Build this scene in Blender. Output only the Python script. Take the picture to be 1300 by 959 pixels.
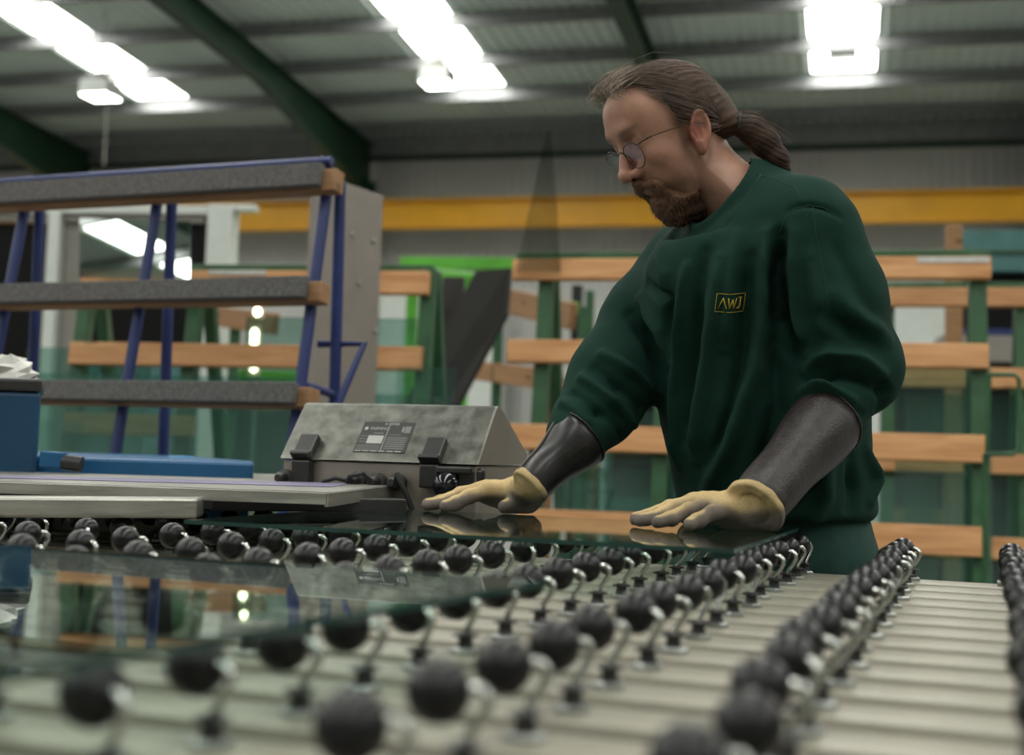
import bpy, bmesh, math, random
import numpy as np
from mathutils import Matrix, Vector
from mathutils.bvhtree import BVHTree

for o in list(bpy.data.objects): bpy.data.objects.remove(o)
scene = bpy.context.scene
COL = scene.collection
random.seed(7); np.random.seed(7)

# ------------------------------------------------------------------ camera
F_PX = 1700.0; CX, CY = 650.0, 435.0; HC = 1.10
PITCH = math.atan(137 / 1700.0); ROLL = 0.03
RM = Matrix.Rotation(math.pi / 2 + PITCH, 3, 'X') @ Matrix.Rotation(ROLL, 3, 'Z')
cam_d = bpy.data.cameras.new('camera'); cam = bpy.data.objects.new('camera', cam_d); COL.objects.link(cam)
cam.matrix_world = Matrix.Translation((0, 0, HC)) @ RM.to_4x4()
cam_d.sensor_fit = 'HORIZONTAL'; cam_d.sensor_width = 36.0
cam_d.lens = 36.0 * F_PX / 1300.0
cam_d.shift_y = -(479.5 - CY) / 1300.0
cam_d.clip_start = 0.02; cam_d.clip_end = 200
cam_d.dof.use_dof = True; cam_d.dof.focus_distance = 1.98; cam_d.dof.aperture_fstop = 3.6
cy = scene.cycles; cy.max_bounces = 7; cy.diffuse_bounces = 3; cy.glossy_bounces = 4; cy.transmission_bounces = 4; cy.transparent_max_bounces = 16; cy.caustics_reflective = False; cy.caustics_refractive = False; cy.sample_clamp_indirect = 4.0
scene.camera = cam

# ------------------------------------------------------------------ world + exposure
world = bpy.data.worlds.new('world'); scene.world = world; world.use_nodes = True
bg = world.node_tree.nodes['Background']; bg.inputs[0].default_value = (0.95, 0.97, 1.0, 1); bg.inputs[1].default_value = 0.6
vs = scene.view_settings
vs.view_transform = 'Standard'; vs.look = 'None'; vs.gamma = 1.0; vs.use_curve_mapping = False
vs.exposure = 0.15
SKY_EMIT = 11.0          # daylight through the translucent roof sheets
LAMP_EMIT = 16.0         # high-bay lamps

# ------------------------------------------------------------------ pixel -> place helpers (used only to measure positions)
ORG = Vector((0, 0, HC))
def ray(px, py):
    d = RM @ Vector(((px - CX) / F_PX, -(py - CY) / F_PX, -1.0)); return d / d.y
def at(px, py, Y): return ORG + ray(px, py) * Y
def onz(px, py, z):
    d = ray(px, py); return ORG + d * ((z - HC) / d.z)
def onplane(px, py, p, n):
    d = ray(px, py); p = Vector(p); n = Vector(n); return ORG + d * ((p - ORG).dot(n) / d.dot(n))

# ------------------------------------------------------------------ objects
def wmat(o):
    m = o.matrix_basis.copy()
    return wmat(o.parent) @ m if o.parent else m
def link(o, parent=None, M=None):
    COL.objects.link(o); o.parent = parent
    M = M or Matrix.Identity(4)
    o.matrix_basis = (wmat(parent).inverted() @ M) if parent else M
    return o
def tag(o, label=None, cat=None, group=None, kind=None):
    if label: o['label'] = label
    if cat: o['category'] = cat
    if group: o['group'] = group
    if kind: o['kind'] = kind
    return o
def empty(name, loc, label=None, cat=None, group=None, rz=0.0):
    o = bpy.data.objects.new(name, None); o.empty_display_size = 0.1
    link(o, None, Matrix.Translation(Vector(loc)) @ Matrix.Rotation(rz, 4, 'Z'))
    return tag(o, label, cat, group)
def mesh_obj(name, verts, faces, mat, parent=None, M=None, smooth=False, bevel=0.0, auto=None):
    me = bpy.data.meshes.new(name); me.from_pydata([tuple(v) for v in verts], [], faces); me.validate(); me.update()
    bm = bmesh.new(); bm.from_mesh(me); bmesh.ops.recalc_face_normals(bm, faces=bm.faces); bm.to_mesh(me); bm.free()
    if mat: me.materials.append(mat)
    if smooth: me.shade_smooth()
    if auto is not None:
        me.shade_smooth(); me.set_sharp_from_angle(angle=math.radians(auto))
    o = bpy.data.objects.new(name, me); link(o, parent, M)
    if bevel:
        b = o.modifiers.new('bevel', 'BEVEL'); b.width = bevel; b.segments = 2; b.limit_method = 'ANGLE'
    return o
class MB:
    def __init__(s): s.v = []; s.f = []
    def add(s, v, f):
        n = len(s.v); s.v += [Vector(q) for q in v]; s.f += [[i + n for i in q] for q in f]; return s
    def box(s, c, sz, M=None):
        c = Vector(c); x, y, z = sz[0] / 2, sz[1] / 2, sz[2] / 2
        v = [Vector((sx * x, sy * y, sz_ * z)) for sx in (-1, 1) for sy in (-1, 1) for sz_ in (-1, 1)]
        if M is not None: v = [M @ q for q in v]
        return s.add([c + q for q in v], [(0, 1, 3, 2), (4, 6, 7, 5), (0, 4, 5, 1), (2, 3, 7, 6), (0, 2, 6, 4), (1, 5, 7, 3)])
    def tube(s, pts, r, n=8, cap=True, up=(0, 0, 1)):
        pts = [Vector(p) for p in pts]; m = len(pts)
        rs = r if isinstance(r, (list, tuple)) else [r] * m
        ring = []; prev = None
        for i, p in enumerate(pts):
            t = (pts[min(i + 1, m - 1)] - pts[max(i - 1, 0)]).normalized()
            if prev is None:
                u = Vector(up)
                if abs(u.dot(t)) > .95: u = Vector((1, 0, 0))
                a = (u - t * u.dot(t)).normalized()
            else: a = (prev - t * prev.dot(t)).normalized()
            prev = a; b = t.cross(a)
            ring.append([p + (a * math.cos(2 * math.pi * k / n) + b * math.sin(2 * math.pi * k / n)) * rs[i] for k in range(n)])
        v = [q for rg in ring for q in rg]; f = []
        for i in range(m - 1):
            for k in range(n):
                k2 = (k + 1) % n; f.append((i * n + k, i * n + k2, (i + 1) * n + k2, (i + 1) * n + k))
        if cap: f.append(tuple(range(n))[::-1]); f.append(tuple((m - 1) * n + k for k in range(n)))
        return s.add(v, f)
    def lathe(s, prof, n=16, M=None, cap=True):
        v = []; f = []; m = len(prof)
        for r, z in prof:
            for k in range(n):
                a = 2 * math.pi * k / n; v.append(Vector((r * math.cos(a), r * math.sin(a), z)))
        for i in range(m - 1):
            for k in range(n):
                k2 = (k + 1) % n; f.append((i * n + k, i * n + k2, (i + 1) * n + k2, (i + 1) * n + k))
        if cap: f.append(tuple(range(n))[::-1]); f.append(tuple((m - 1) * n + k for k in range(n)))
        if M is not None: v = [M @ q for q in v]
        return s.add(v, f)
    def prism(s, poly, d):
        d = Vector(d); n = len(poly); poly = [Vector(p) for p in poly]
        v = poly + [p + d for p in poly]
        f = [tuple(range(n))[::-1], tuple(range(n, 2 * n))] + [(i, (i + 1) % n, (i + 1) % n + n, i + n) for i in range(n)]
        return s.add(v, f)
    def build(s, name, mat, parent=None, M=None, **k): return mesh_obj(name, s.v, s.f, mat, parent, M, **k)
def frame(p0, p1, up=(0, 0, 1)):
    """matrix with x from p0 to p1 and z near up, origin at p0"""
    p0 = Vector(p0); x = (Vector(p1) - p0).normalized(); u = Vector(up)
    y = u.cross(x).normalized(); z = x.cross(y)
    M = Matrix((x, y, z)).transposed().to_4x4(); M.translation = p0; return M
def beam(name, p0, p1, w, h, mat, parent=None, up=(0, 0, 1), bevel=0.0):
    """box from p0 to p1 (centre line), w along local y, h along local z (up)"""
    L = (Vector(p1) - Vector(p0)).length
    return MB().box((L / 2, 0, 0), (L, w, h)).build(name, mat, parent, frame(p0, p1, up), bevel=bevel)
def pipe(name, pts, r, mat, parent=None, n=10): return MB().tube(pts, r, n).build(name, mat, parent, auto=50)

# ------------------------------------------------------------------ materials
def new_mat(name):
    m = bpy.data.materials.new(name); m.use_nodes = True; nt = m.node_tree
    return m, nt, nt.nodes['Principled BSDF']
def N(nt, t, **k):
    n = nt.nodes.new(t)
    for a, b in k.items():
        if a.startswith('i_'):
            key = a[2:]; key = int(key) if key.isdigit() else key.replace('_', ' ')
            n.inputs[key].default_value = b
        else: setattr(n, a, b)
    return n
def mat(name, col, rough=0.5, metal=0.0, var=0.12, scale=6.0, bump=0.0, bscale=60.0, stretch=(1, 1, 1), spec=0.5, col2=None, detail=5, rvar=0.0):
    m, nt, b = new_mat(name); L = nt.links.new
    tc = N(nt, 'ShaderNodeTexCoord'); mp = N(nt, 'ShaderNodeMapping'); mp.inputs['Scale'].default_value = stretch
    L(tc.outputs['Object'], mp.inputs[0])
    no = N(nt, 'ShaderNodeTexNoise', i_Scale=scale, i_Detail=detail, i_Roughness=0.6); L(mp.outputs[0], no.inputs['Vector'])
    c2 = col2 or tuple(max(0, c * (1 - 2.2 * var)) for c in col[:3])
    c1 = tuple(min(1, c * (1 + var)) for c in col[:3])
    cr = N(nt, 'ShaderNodeValToRGB'); e = cr.color_ramp.elements
    e[0].position = .3; e[0].color = (*c2, 1); e[1].position = .7; e[1].color = (*c1, 1)
    L(no.outputs['Fac'], cr.inputs[0]); L(cr.outputs[0], b.inputs['Base Color'])
    b.inputs['Roughness'].default_value = rough; b.inputs['Metallic'].default_value = metal
    b.inputs['Specular IOR Level'].default_value = spec
    if rvar:
        mr = N(nt, 'ShaderNodeMapRange'); mr.inputs[3].default_value = rough - rvar; mr.inputs[4].default_value = rough + rvar
        L(no.outputs['Fac'], mr.inputs[0]); L(mr.outputs[0], b.inputs['Roughness'])
    if bump:
        n2 = N(nt, 'ShaderNodeTexNoise', i_Scale=bscale, i_Detail=4); L(mp.outputs[0], n2.inputs['Vector'])
        bp = N(nt, 'ShaderNodeBump', i_Strength=bump, i_Distance=0.004); L(n2.outputs['Fac'], bp.inputs['Height']); L(bp.outputs[0], b.inputs['Normal'])
    return m
def emit_mat(name, col, s):
    m, nt, b = new_mat(name); b.inputs['Base Color'].default_value = (.8, .8, .8, 1)
    b.inputs['Emission Color'].default_value = (*col, 1); b.inputs['Emission Strength'].default_value = s
    return m
def glass_mat(name, tint, refl=1.0, base=0.05, rough=0.0, haze=0.0, hazecol=(.3, .5, .45)):
    """thin clear sheet: mirror reflection by angle, tinted straight transmission"""
    m, nt, b = new_mat(name); nt.nodes.remove(b); L = nt.links.new
    out = nt.nodes['Material Output']
    tr = N(nt, 'ShaderNodeBsdfTransparent'); tr.inputs[0].default_value = (*tint, 1)
    gl = N(nt, 'ShaderNodeBsdfGlossy'); gl.inputs['Roughness'].default_value = rough; gl.inputs[0].default_value = (.95, 1, .98, 1)
    lw = N(nt, 'ShaderNodeLayerWeight', i_Blend=0.5)
    pw = N(nt, 'ShaderNodeMath', operation='POWER'); L(lw.outputs['Facing'], pw.inputs[0]); pw.inputs[1].default_value = 5.0
    ma = N(nt, 'ShaderNodeMath', operation='MULTIPLY_ADD'); L(pw.outputs[0], ma.inputs[0]); ma.inputs[1].default_value = (1 - base) * refl; ma.inputs[2].default_value = base
    mx = N(nt, 'ShaderNodeMixShader'); L(ma.outputs[0], mx.inputs[0])
    if haze:
        df = N(nt, 'ShaderNodeBsdfDiffuse'); df.inputs[0].default_value = (*hazecol, 1)
        hx = N(nt, 'ShaderNodeMixShader', i_0=haze); L(tr.outputs[0], hx.inputs[1]); L(df.outputs[0], hx.inputs[2]); L(hx.outputs[0], mx.inputs[1])
    else: L(tr.outputs[0], mx.inputs[1])
    L(gl.outputs[0], mx.inputs[2]); L(mx.outputs[0], out.inputs[0])
    return m
def wood_mat(name, c1, c2):
    m, nt, b = new_mat(name); L = nt.links.new
    tc = N(nt, 'ShaderNodeTexCoord'); oi = N(nt, 'ShaderNodeObjectInfo')
    ad = N(nt, 'ShaderNodeVectorMath', operation='ADD'); L(tc.outputs['Object'], ad.inputs[0])
    sc = N(nt, 'ShaderNodeVectorMath', operation='SCALE'); L(oi.outputs['Random'], sc.inputs['Scale']); sc.inputs[0].default_value = (37, 11, 5); L(sc.outputs[0], ad.inputs[1])
    mp = N(nt, 'ShaderNodeMapping'); mp.inputs['Scale'].default_value = (2.2, 26, 26); L(ad.outputs[0], mp.inputs[0])
    no = N(nt, 'ShaderNodeTexNoise', i_Scale=1.6, i_Detail=6, i_Distortion=.6); L(mp.outputs[0], no.inputs['Vector'])
    cr = N(nt, 'ShaderNodeValToRGB'); e = cr.color_ramp.elements
    e[0].position = .25; e[0].color = (*c2, 1); e[1].position = .7; e[1].color = (*c1, 1); L(no.outputs['Fac'], cr.inputs[0])
    mk = N(nt, 'ShaderNodeMapping'); mk.inputs['Scale'].default_value = (2.0, 5.5, 5.5); L(ad.outputs[0], mk.inputs[0])
    vo = N(nt, 'ShaderNodeTexVoronoi', i_Scale=1.3); L(mk.outputs[0], vo.inputs['Vector'])
    kr = N(nt, 'ShaderNodeValToRGB'); k = kr.color_ramp.elements
    k[0].position = .05; k[0].color = (.25, .25, .25, 1); k[1].position = .13; k[1].color = (1, 1, 1, 1); L(vo.outputs['Distance'], kr.inputs[0])
    mu = N(nt, 'ShaderNodeMix', data_type='RGBA', blend_type='MULTIPLY'); mu.inputs[0].default_value = 1
    L(cr.outputs[0], mu.inputs[6]); L(kr.outputs[0], mu.inputs[7])
    hv = N(nt, 'ShaderNodeHueSaturation'); mr = N(nt, 'ShaderNodeMapRange'); mr.inputs[3].default_value = .82; mr.inputs[4].default_value = 1.12
    L(oi.outputs['Random'], mr.inputs[0]); L(mr.outputs[0], hv.inputs['Value']); L(mu.outputs[2], hv.inputs['Color'])
    L(hv.outputs[0], b.inputs['Base Color']); b.inputs['Roughness'].default_value = .65
    return m
def attr_mat(name, rough=.5, bump=0, bscale=200, spec=.5, sss=0.0, var=.15, vscale=40, sheen=0.0, stretch=(1, 1, 1)):
    """colour comes from the mesh's own 'Col' attribute, broken up by noise"""
    m, nt, b = new_mat(name); L = nt.links.new
    at_ = N(nt, 'ShaderNodeAttribute', attribute_name='Col')
    tc = N(nt, 'ShaderNodeTexCoord'); mp = N(nt, 'ShaderNodeMapping'); mp.inputs['Scale'].default_value = stretch; L(tc.outputs['Object'], mp.inputs[0])
    no = N(nt, 'ShaderNodeTexNoise', i_Scale=vscale, i_Detail=5); L(mp.outputs[0], no.inputs['Vector'])
    mr = N(nt, 'ShaderNodeMapRange'); mr.inputs[1].default_value = .25; mr.inputs[2].default_value = .75; mr.inputs[3].default_value = 1 - var; mr.inputs[4].default_value = 1 + var; L(no.outputs['Fac'], mr.inputs[0])
    mu = N(nt, 'ShaderNodeVectorMath', operation='SCALE'); L(at_.outputs['Color'], mu.inputs[0]); L(mr.outputs[0], mu.inputs['Scale'])
    L(mu.outputs[0], b.inputs['Base Color']); b.inputs['Roughness'].default_value = rough; b.inputs['Specular IOR Level'].default_value = spec
    if sss:
        b.inputs['Subsurface Weight'].default_value = sss; b.inputs['Subsurface Radius'].default_value = (.008, .003, .0015); b.inputs['Subsurface Scale'].default_value = 1.0
    if sheen:
        b.inputs['Sheen Weight'].default_value = sheen; b.inputs['Sheen Roughness'].default_value = .5
    if bump:
        n2 = N(nt, 'ShaderNodeTexNoise', i_Scale=bscale, i_Detail=3); L(mp.outputs[0], n2.inputs['Vector'])
        bp = N(nt, 'ShaderNodeBump', i_Strength=bump, i_Distance=.002); L(n2.outputs['Fac'], bp.inputs['Height']); L(bp.outputs[0], b.inputs['Normal'])
    return m
def strip_mat(name, col, axis_scale, amp=.12, rough=.5, metal=0):
    return mat(name, col, rough, metal, var=amp, scale=3, stretch=axis_scale)

M_ = {}
M_['timber'] = wood_mat('pine_timber', (.66, .36, .16), (.44, .195, .070))
M_['timber_dark'] = wood_mat('aged_pine_timber', (.40, .22, .10), (.25, .125, .05))
M_['green'] = mat('dark_green_paint', (.028, .10, .040), .45, var=.18, scale=9)
M_['steelgreen'] = mat('deep_green_steel_paint', (.010, .050, .022), .5, var=.15, scale=3)
M_['lime'] = mat('lime_green_paint', (.10, .42, .03), .5, var=.1)
M_['blue'] = mat('royal_blue_paint', (.012, .027, .13), .4, var=.15)
M_['machineblue'] = mat('machine_blue_paint', (.010, .10, .24), .38, var=.08, scale=4, rvar=.06)
M_['carpet'] = mat('grey_carpet_padding', (.125, .120, .115), .95, var=.22, scale=140, bump=.6, bscale=500)
M_['white'] = mat('white_paint', (.62, .66, .62), .5, var=.04)
M_['black'] = mat('matt_black', (.012, .012, .012), .6, var=.2)
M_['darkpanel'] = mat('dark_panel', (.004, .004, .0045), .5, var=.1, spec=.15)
M_['grey'] = mat('grey_paint', (.24, .23, .20), .55, var=.06)
M_['taupe'] = mat('taupe_cabinet_paint', (.235, .21, .185), .5, var=.05)
M_['concrete'] = mat('concrete_floor', (.22, .22, .21), .6, var=.15, scale=1.5, rvar=.1)
M_['cladding'] = mat('pale_cladding', (.60, .61, .58), .5, var=.05, scale=.7)
M_['roofsheet'] = mat('roof_lining_sheet', (.58, .68, .61), .5, var=.05, scale=.6)
M_['purlin'] = mat('galvanised_purlin', (.26, .27, .27), .45, .3, var=.1)
M_['yellow'] = mat('crane_yellow', (.78, .40, .012), .45, var=.05, scale=2)
M_['sky'] = emit_mat('lit_roof_light', (1.0, .99, .93), SKY_EMIT)
M_['lamp'] = emit_mat('lamp_glow', (1.0, .98, .9), LAMP_EMIT)
M_['tube'] = emit_mat('warm_tube_and_reflections', (1.0, .82, .5), 14)
M_['slat'] = mat('anodised_slat', (.29, .275, .22), .45, .15, var=.06, scale=3, stretch=(.5, 12, 12), rvar=.05)
M_['slatgap'] = mat('slat_gap_grey', (.06, .058, .05), .6, var=.1)
M_['rubber'] = mat('black_castor_plastic', (.006, .006, .007), .32, var=.2, scale=90, bump=.08, bscale=300, rvar=.06, spec=.35)
M_['chrome'] = mat('bright_zinc', (.50, .52, .49), .26, 1.0, var=.06)
M_['zinc'] = mat('zinc_plate', (.36, .38, .36), .38, .9, var=.12, scale=60)
M_['stainless'] = mat('brushed_stainless', (.44, .43, .39), .36, .85, var=.14, scale=14, stretch=(.6, 6, 6), rvar=.08)
M_['galv'] = mat('stained_galvanised', (.20, .205, .18), .36, .75, var=.2, scale=34, bump=.06, bscale=50, rvar=.12)
M_['boxside'] = mat('brushed_box_side', (.33, .30, .26), .42, .7, var=.06)
M_['blackplastic'] = mat('black_plastic', (.022, .022, .022), .38, var=.15)
M_['glossblack'] = mat('gloss_black', (.01, .01, .014), .12, var=.05)
M_['purple'] = mat('purple_tape', (.20, .18, .30), .4, var=.06)
M_['glass'] = glass_mat('float_glass', (.86, .93, .90), refl=.95, base=.045)
M_['glassedge'] = mat('glass_edge_green', (.022, .060, .050), .15, var=.15)
M_['tealglass'] = glass_mat('stacked_teal_glass', (.70, .84, .80), base=.06, haze=.10, hazecol=(.14, .30, .27))
M_['paneglass'] = glass_mat('leaning_pane', (.65, .75, .72), base=.5)
M_['greyglass'] = glass_mat('grey_offcut_glass', (.80, .81, .79), base=.05)
M_['teal'] = mat('teal_panel', (.06, .17, .16), .4, var=.12)
M_['paper'] = mat('white_plastic_film', (.62, .62, .58), .5, var=.08, scale=30)
# ================================================================== the hall
WA = 0.25
WW = Vector((math.cos(WA), -math.sin(WA), 0)); WN = Vector((math.sin(WA), math.cos(WA), 0)); W0 = Vector((0, 25, 0))
def hall(a, s, z): return W0 + WW * a - WN * s + Vector((0, 0, z))   # along wall, out from wall, height
EAVE = 7.10; SL = 0.06; HW = 36.0; RIDGE = 18.0; A0, A1 = -24.2, 24.2
def roofz(s): return EAVE + SL * (s if s < RIDGE else HW - s)
MH = Matrix((WW, -WN, Vector((0, 0, 1)))).transposed().to_4x4(); MH.translation = W0   # local x along wall, y out from wall

fl = MB().box((0, HW / 2, -.05), (A1 - A0, HW, .1)).build('floor', M_['concrete'], None, MH); tag(fl, kind='structure')
def corrugated(name, a0, a1, z0, z1, pitch, depth, mt, M, parent=None):
    """sheet in local x (along) z (up), ribs standing out in +y"""
    v = []; f = []; x = a0; i = 0
    prof = [(0, 0), (.55, 0), (.62, 1), (.93, 1), (1.0, 0)]
    xs = []
    while x < a1:
        for u, d in prof[:-1]: xs.append((x + u * pitch, d * depth))
        x += pitch
    for (xx, d) in xs: v += [(xx, d, z0), (xx, d, z1)]
    for k in range(len(xs) - 1): f.append((2 * k, 2 * k + 2, 2 * k + 3, 2 * k + 1))
    o = mesh_obj(name, v, f, mt, parent, M)
    return o
wb = corrugated('wall_back', A0, A1, 0, EAVE + .2, .18, .025, M_['cladding'], MH); tag(wb, kind='structure')
wf = MB().box((0, HW + .06, EAVE / 2 + .1), (A1 - A0, .1, EAVE + .2)).build('wall_front', M_['cladding'], None, MH); tag(wf, kind='structure')
for nm, a in (('wall_left', A0), ('wall_right', A1)):
    P = [(a, 0, 0), (a, HW, 0), (a, HW, EAVE), (a, RIDGE, roofz(RIDGE)), (a, 0, EAVE)]
    o = MB().prism(P, (.1 if a > 0 else -.1, 0, 0)).build(nm, M_['cladding'], None, MH); tag(o, kind='structure')
# roof lining: corrugated sheets with ribs running down the slope, gaps where the roof lights sit
STRIPS = [-17.95, -11.95, -5.95, -.05, 6.0, 12.0, 18.0]; SWID = .98
PUR = [1.0 + 1.65 * k for k in range(11)]          # purlin lines out from the eave
roof = empty('ceiling', hall(0, RIDGE, roofz(RIDGE))); tag(roof, kind='structure')
cuts = [A0] + sorted([c + d * SWID / 2 for c in STRIPS for d in (-1, 1)]) + [A1]
def roof_patch(name, a0, a1, s0, s1, pitch=.2, depth=.03):
    v = []; f = []; xs = []; x = a0
    while x < a1 - 1e-4:
        for u, d in ((0, 0), (.55, 0), (.63, 1), (.92, 1)):
            if x + u * pitch <= a1: xs.append((x + u * pitch, d * depth))
        x += pitch
    xs.append((a1, 0))
    for xx, d in xs: v += [(xx, s0, roofz(s0) - d), (xx, s1, roofz(s1) - d)]
    for k in range(len(xs) - 1): f.append((2 * k, 2 * k + 2, 2 * k + 3, 2 * k + 1))
    return mesh_obj(name, v, f, M_['roofsheet'], roof, MH)
S0L = PUR[1] + .05
for i in range(len(cuts) - 1):
    light = i % 2 == 1
    if not light:
        roof_patch('roof_sheet', cuts[i], cuts[i + 1], 0, RIDGE); roof_patch('roof_sheet', cuts[i], cuts[i + 1], RIDGE, HW)
    else:
        roof_patch('roof_sheet', cuts[i], cuts[i + 1], 0, S0L); roof_patch('roof_sheet', cuts[i], cuts[i + 1], HW - S0L, HW)
        edges = [S0L] + PUR[2:] + [RIDGE - .3]
        seg = [(edges[k] + .04, edges[k + 1] - .04) for k in range(len(edges) - 1)]
        seg += [(HW - b, HW - a) for a, b in seg]
        roof_patch('roof_sheet', cuts[i], cuts[i + 1], RIDGE - .3, RIDGE); roof_patch('roof_sheet', cuts[i], cuts[i + 1], RIDGE, RIDGE + .3)
        for (sa, sb) in seg:
            v = [(cuts[i], sa, roofz(sa)), (cuts[i + 1], sa, roofz(sa)), (cuts[i + 1], sb, roofz(sb)), (cuts[i], sb, roofz(sb))]
            mesh_obj('roof_light', v, [(0, 1, 2, 3)], M_['sky'], roof, MH)
# purlins (Z sections) hang below the lining
pm = None
for s in PUR + [HW - q for q in PUR]:
    z = roofz(s) - .03
    b = MB().box((0, s, z - .10), (A1 - A0, .02, .20)).box((0, s + .035, z - .20), (A1 - A0, .07, .012)).box((0, s - .035, z - .006), (A1 - A0, .07, .012))
    b.build('purlin', M_['purlin'], roof, MH)
eb = MB().box((0, .12, EAVE - .20), (A1 - A0, .22, .42)).build('eaves_beam', M_['purlin'], roof, MH)
MB().box((0, .10, EAVE - .46), (A1 - A0, .16, .06)).build('eaves_angle', M_['steelgreen'], roof, MH)
# portal frames: column, haunched rafter
FR = [-21.1, -15.05, -9.0, -2.9, 3.16, 9.2, 15.3, 21.3]
for a in FR:
    for side in (0, 1):
        def H(s, z): return (a, s if side == 0 else HW - s, z)
        top = lambda s: EAVE + SL * s - .22
        # web
        poly = [H(.15, top(.15)), H(RIDGE, top(RIDGE)), H(RIDGE, top(RIDGE) - .45), H(5.2, top(5.2) - .42), H(.55, top(.55) - 1.05), H(.15, top(.15) - 1.05)]
        poly2 = [(x - .006, y, z) for x, y, z in poly]
        b = MB().prism(poly2, (.012, 0, 0))
        low = [H(.55, top(.55) - 1.05), H(5.2, top(5.2) - .42), H(RIDGE, top(RIDGE) - .45)]
        for p, q in zip(low[:-1], low[1:]):
            b.prism([(p[0] - .11, p[1], p[2]), (q[0] - .11, q[1], q[2]), (q[0] - .11, q[1], q[2] + .025), (p[0] - .11, p[1], p[2] + .025)], (.22, 0, 0))
        p, q = H(.15, top(.15)), H(RIDGE, top(RIDGE))
        b.prism([(p[0] - .11, p[1], p[2]), (q[0] - .11, q[1], q[2]), (q[0] - .11, q[1], q[2] - .025), (p[0] - .11, p[1], p[2] - .025)], (.22, 0, 0))
        b.build('rafter', M_['steelgreen'], roof, MH)
        b = MB(); yb = .34 if side == 0 else HW - .34
        b.box((a, yb, 3.1), (.014, .42, 6.2)).box((a, yb - .21, 3.1), (.24, .022, 6.2)).box((a, yb + .21, 3.1), (.24, .022, 6.2))
        o = b.build('column', M_['steelgreen'], wb if side == 0 else wf, MH)
# crane rail beam on the back wall
cr = empty('crane_rail_beam', hall(0, .8, 0), 'long yellow overhead crane rail beam along the back wall', 'beam')
b = MB(); b.box((0, .8, 5.42), (A1 - A0 - 1, .03, .50)); b.build('web', M_['yellow'], cr, MH)
MB().box((0, .82, 5.68), (A1 - A0 - 1, .24, .03)).build('flange', M_['yellow'], cr, MH)
MB().box((0, .82, 5.16), (A1 - A0 - 1, .24, .03)).build('flange', M_['yellow'], cr, MH)
for a in FR: MB().box((a, .62, 5.05), (.2, .42, .18)).build('bracket', M_['steelgreen'], cr, MH)
# high-bay lamps hanging on rods below the roof lights
for (px, py, s_, where) in ((128, 113, .46, 'leftmost roof light'), (556, 97, .46, 'middle roof light'), (1070, 72, .44, 'right roof light')):
    p = at(px, py, 19.6); 
    L_ = empty('high_bay_lamp', p, 'boxy white high-bay lamp hanging under the ' + where, 'lamp', 'high-bay lamps')
    Mx = Matrix.Translation(p) @ Matrix.Rotation(-WA, 4, 'Z')
    hw = s_ / 2
    b = MB(); lo = [(-hw, -hw), (hw, -hw), (hw, hw), (-hw, hw)]
    v = [(x, y, -.12) for x, y in lo] + [(x * .92, y * .92, .10) for x, y in lo]
    b.add(v, [(4, 5, 6, 7), (0, 1, 5, 4), (1, 2, 6, 5), (2, 3, 7, 6), (3, 0, 4, 7)])
    b.build('housing', M_['white'], L_, Mx)
    MB().box((0, 0, -.125), (s_ * .9, s_ * .9, .02)).build('diffuser', M_['lamp'], L_, Mx)
    MB().box((0, 0, .16), (.16, .16, .12)).build('ballast_box', M_['grey'], L_, Mx)
    ss = -(p - W0).dot(WN)
    pipe('suspension_rod', [p + Vector((0, 0, .2)), Vector((p.x, p.y, roofz(ss)))], .012, M_['purlin'], L_, 6)
# thin drop cable at the left
p = at(140, 60, 17); q = Vector((p.x, p.y, roofz(-(p - W0).dot(WN))))
cb = pipe('drop_cable', [q, Vector((p.x, p.y, 4.6))], .012, M_['grey'], None, 6); tag(cb, 'thin pale cable hanging down from the roof at left', 'cable')
# ================================================================== things behind the table
def plane(px, py, Y, yaw, lean):
    p = at(px, py, Y); nf = Vector((-math.sin(yaw), -math.cos(yaw), 0))     # faces the camera
    n = (nf * math.cos(lean) + Vector((0, 0, 1)) * math.sin(lean)).normalized()
    return p, n, nf, Vector((math.cos(yaw), -math.sin(yaw), 0))
def pl_pt(pl, px, py): return onplane(px, py, pl[0], pl[1])
def pl_z(pl, px, py_guess, z):
    """point of the plane at height z whose across-position is that of pixel (px, py_guess)"""
    p = pl_pt(pl, px, py_guess); u = pl[3]; down = pl[1].cross(u); 
    if abs(down.z) < 1e-6: return p
    return p + down * ((z - p.z) / down.z)
def level(p, q):
    z = (p.z + q.z) / 2; p = p.copy(); q = q.copy(); return p, q, z
def lev(pl, a, b):
    p, q = pl_pt(pl, *a), pl_pt(pl, *b); z = (p.z + q.z) / 2
    return pl_z(pl, a[0], a[1], z), pl_z(pl, b[0], b[1], z)

def glass_sheet(name, corners, thick, nrm, label, mt=None, edge=None, cat='glass sheet', group=None):
    """sheet from corner points; faces = pane, rim = edge"""
    e = empty(name, sum(corners, Vector()) / len(corners), label, cat, group)
    d = Vector(nrm).normalized() * thick; n = len(corners)
    v = list(corners) + [c + d for c in corners]
    mesh_obj('pane', v, [tuple(range(n)), tuple(range(n, 2 * n))], mt or M_['glass'], e)
    b = MB(); C = sum(corners, Vector()) / n
    b.add(v, [(i, (i + 1) % n, (i + 1) % n + n, i + n) for i in range(n)])
    b.build('edge', edge or M_['glassedge'], e)
    return e

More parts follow.
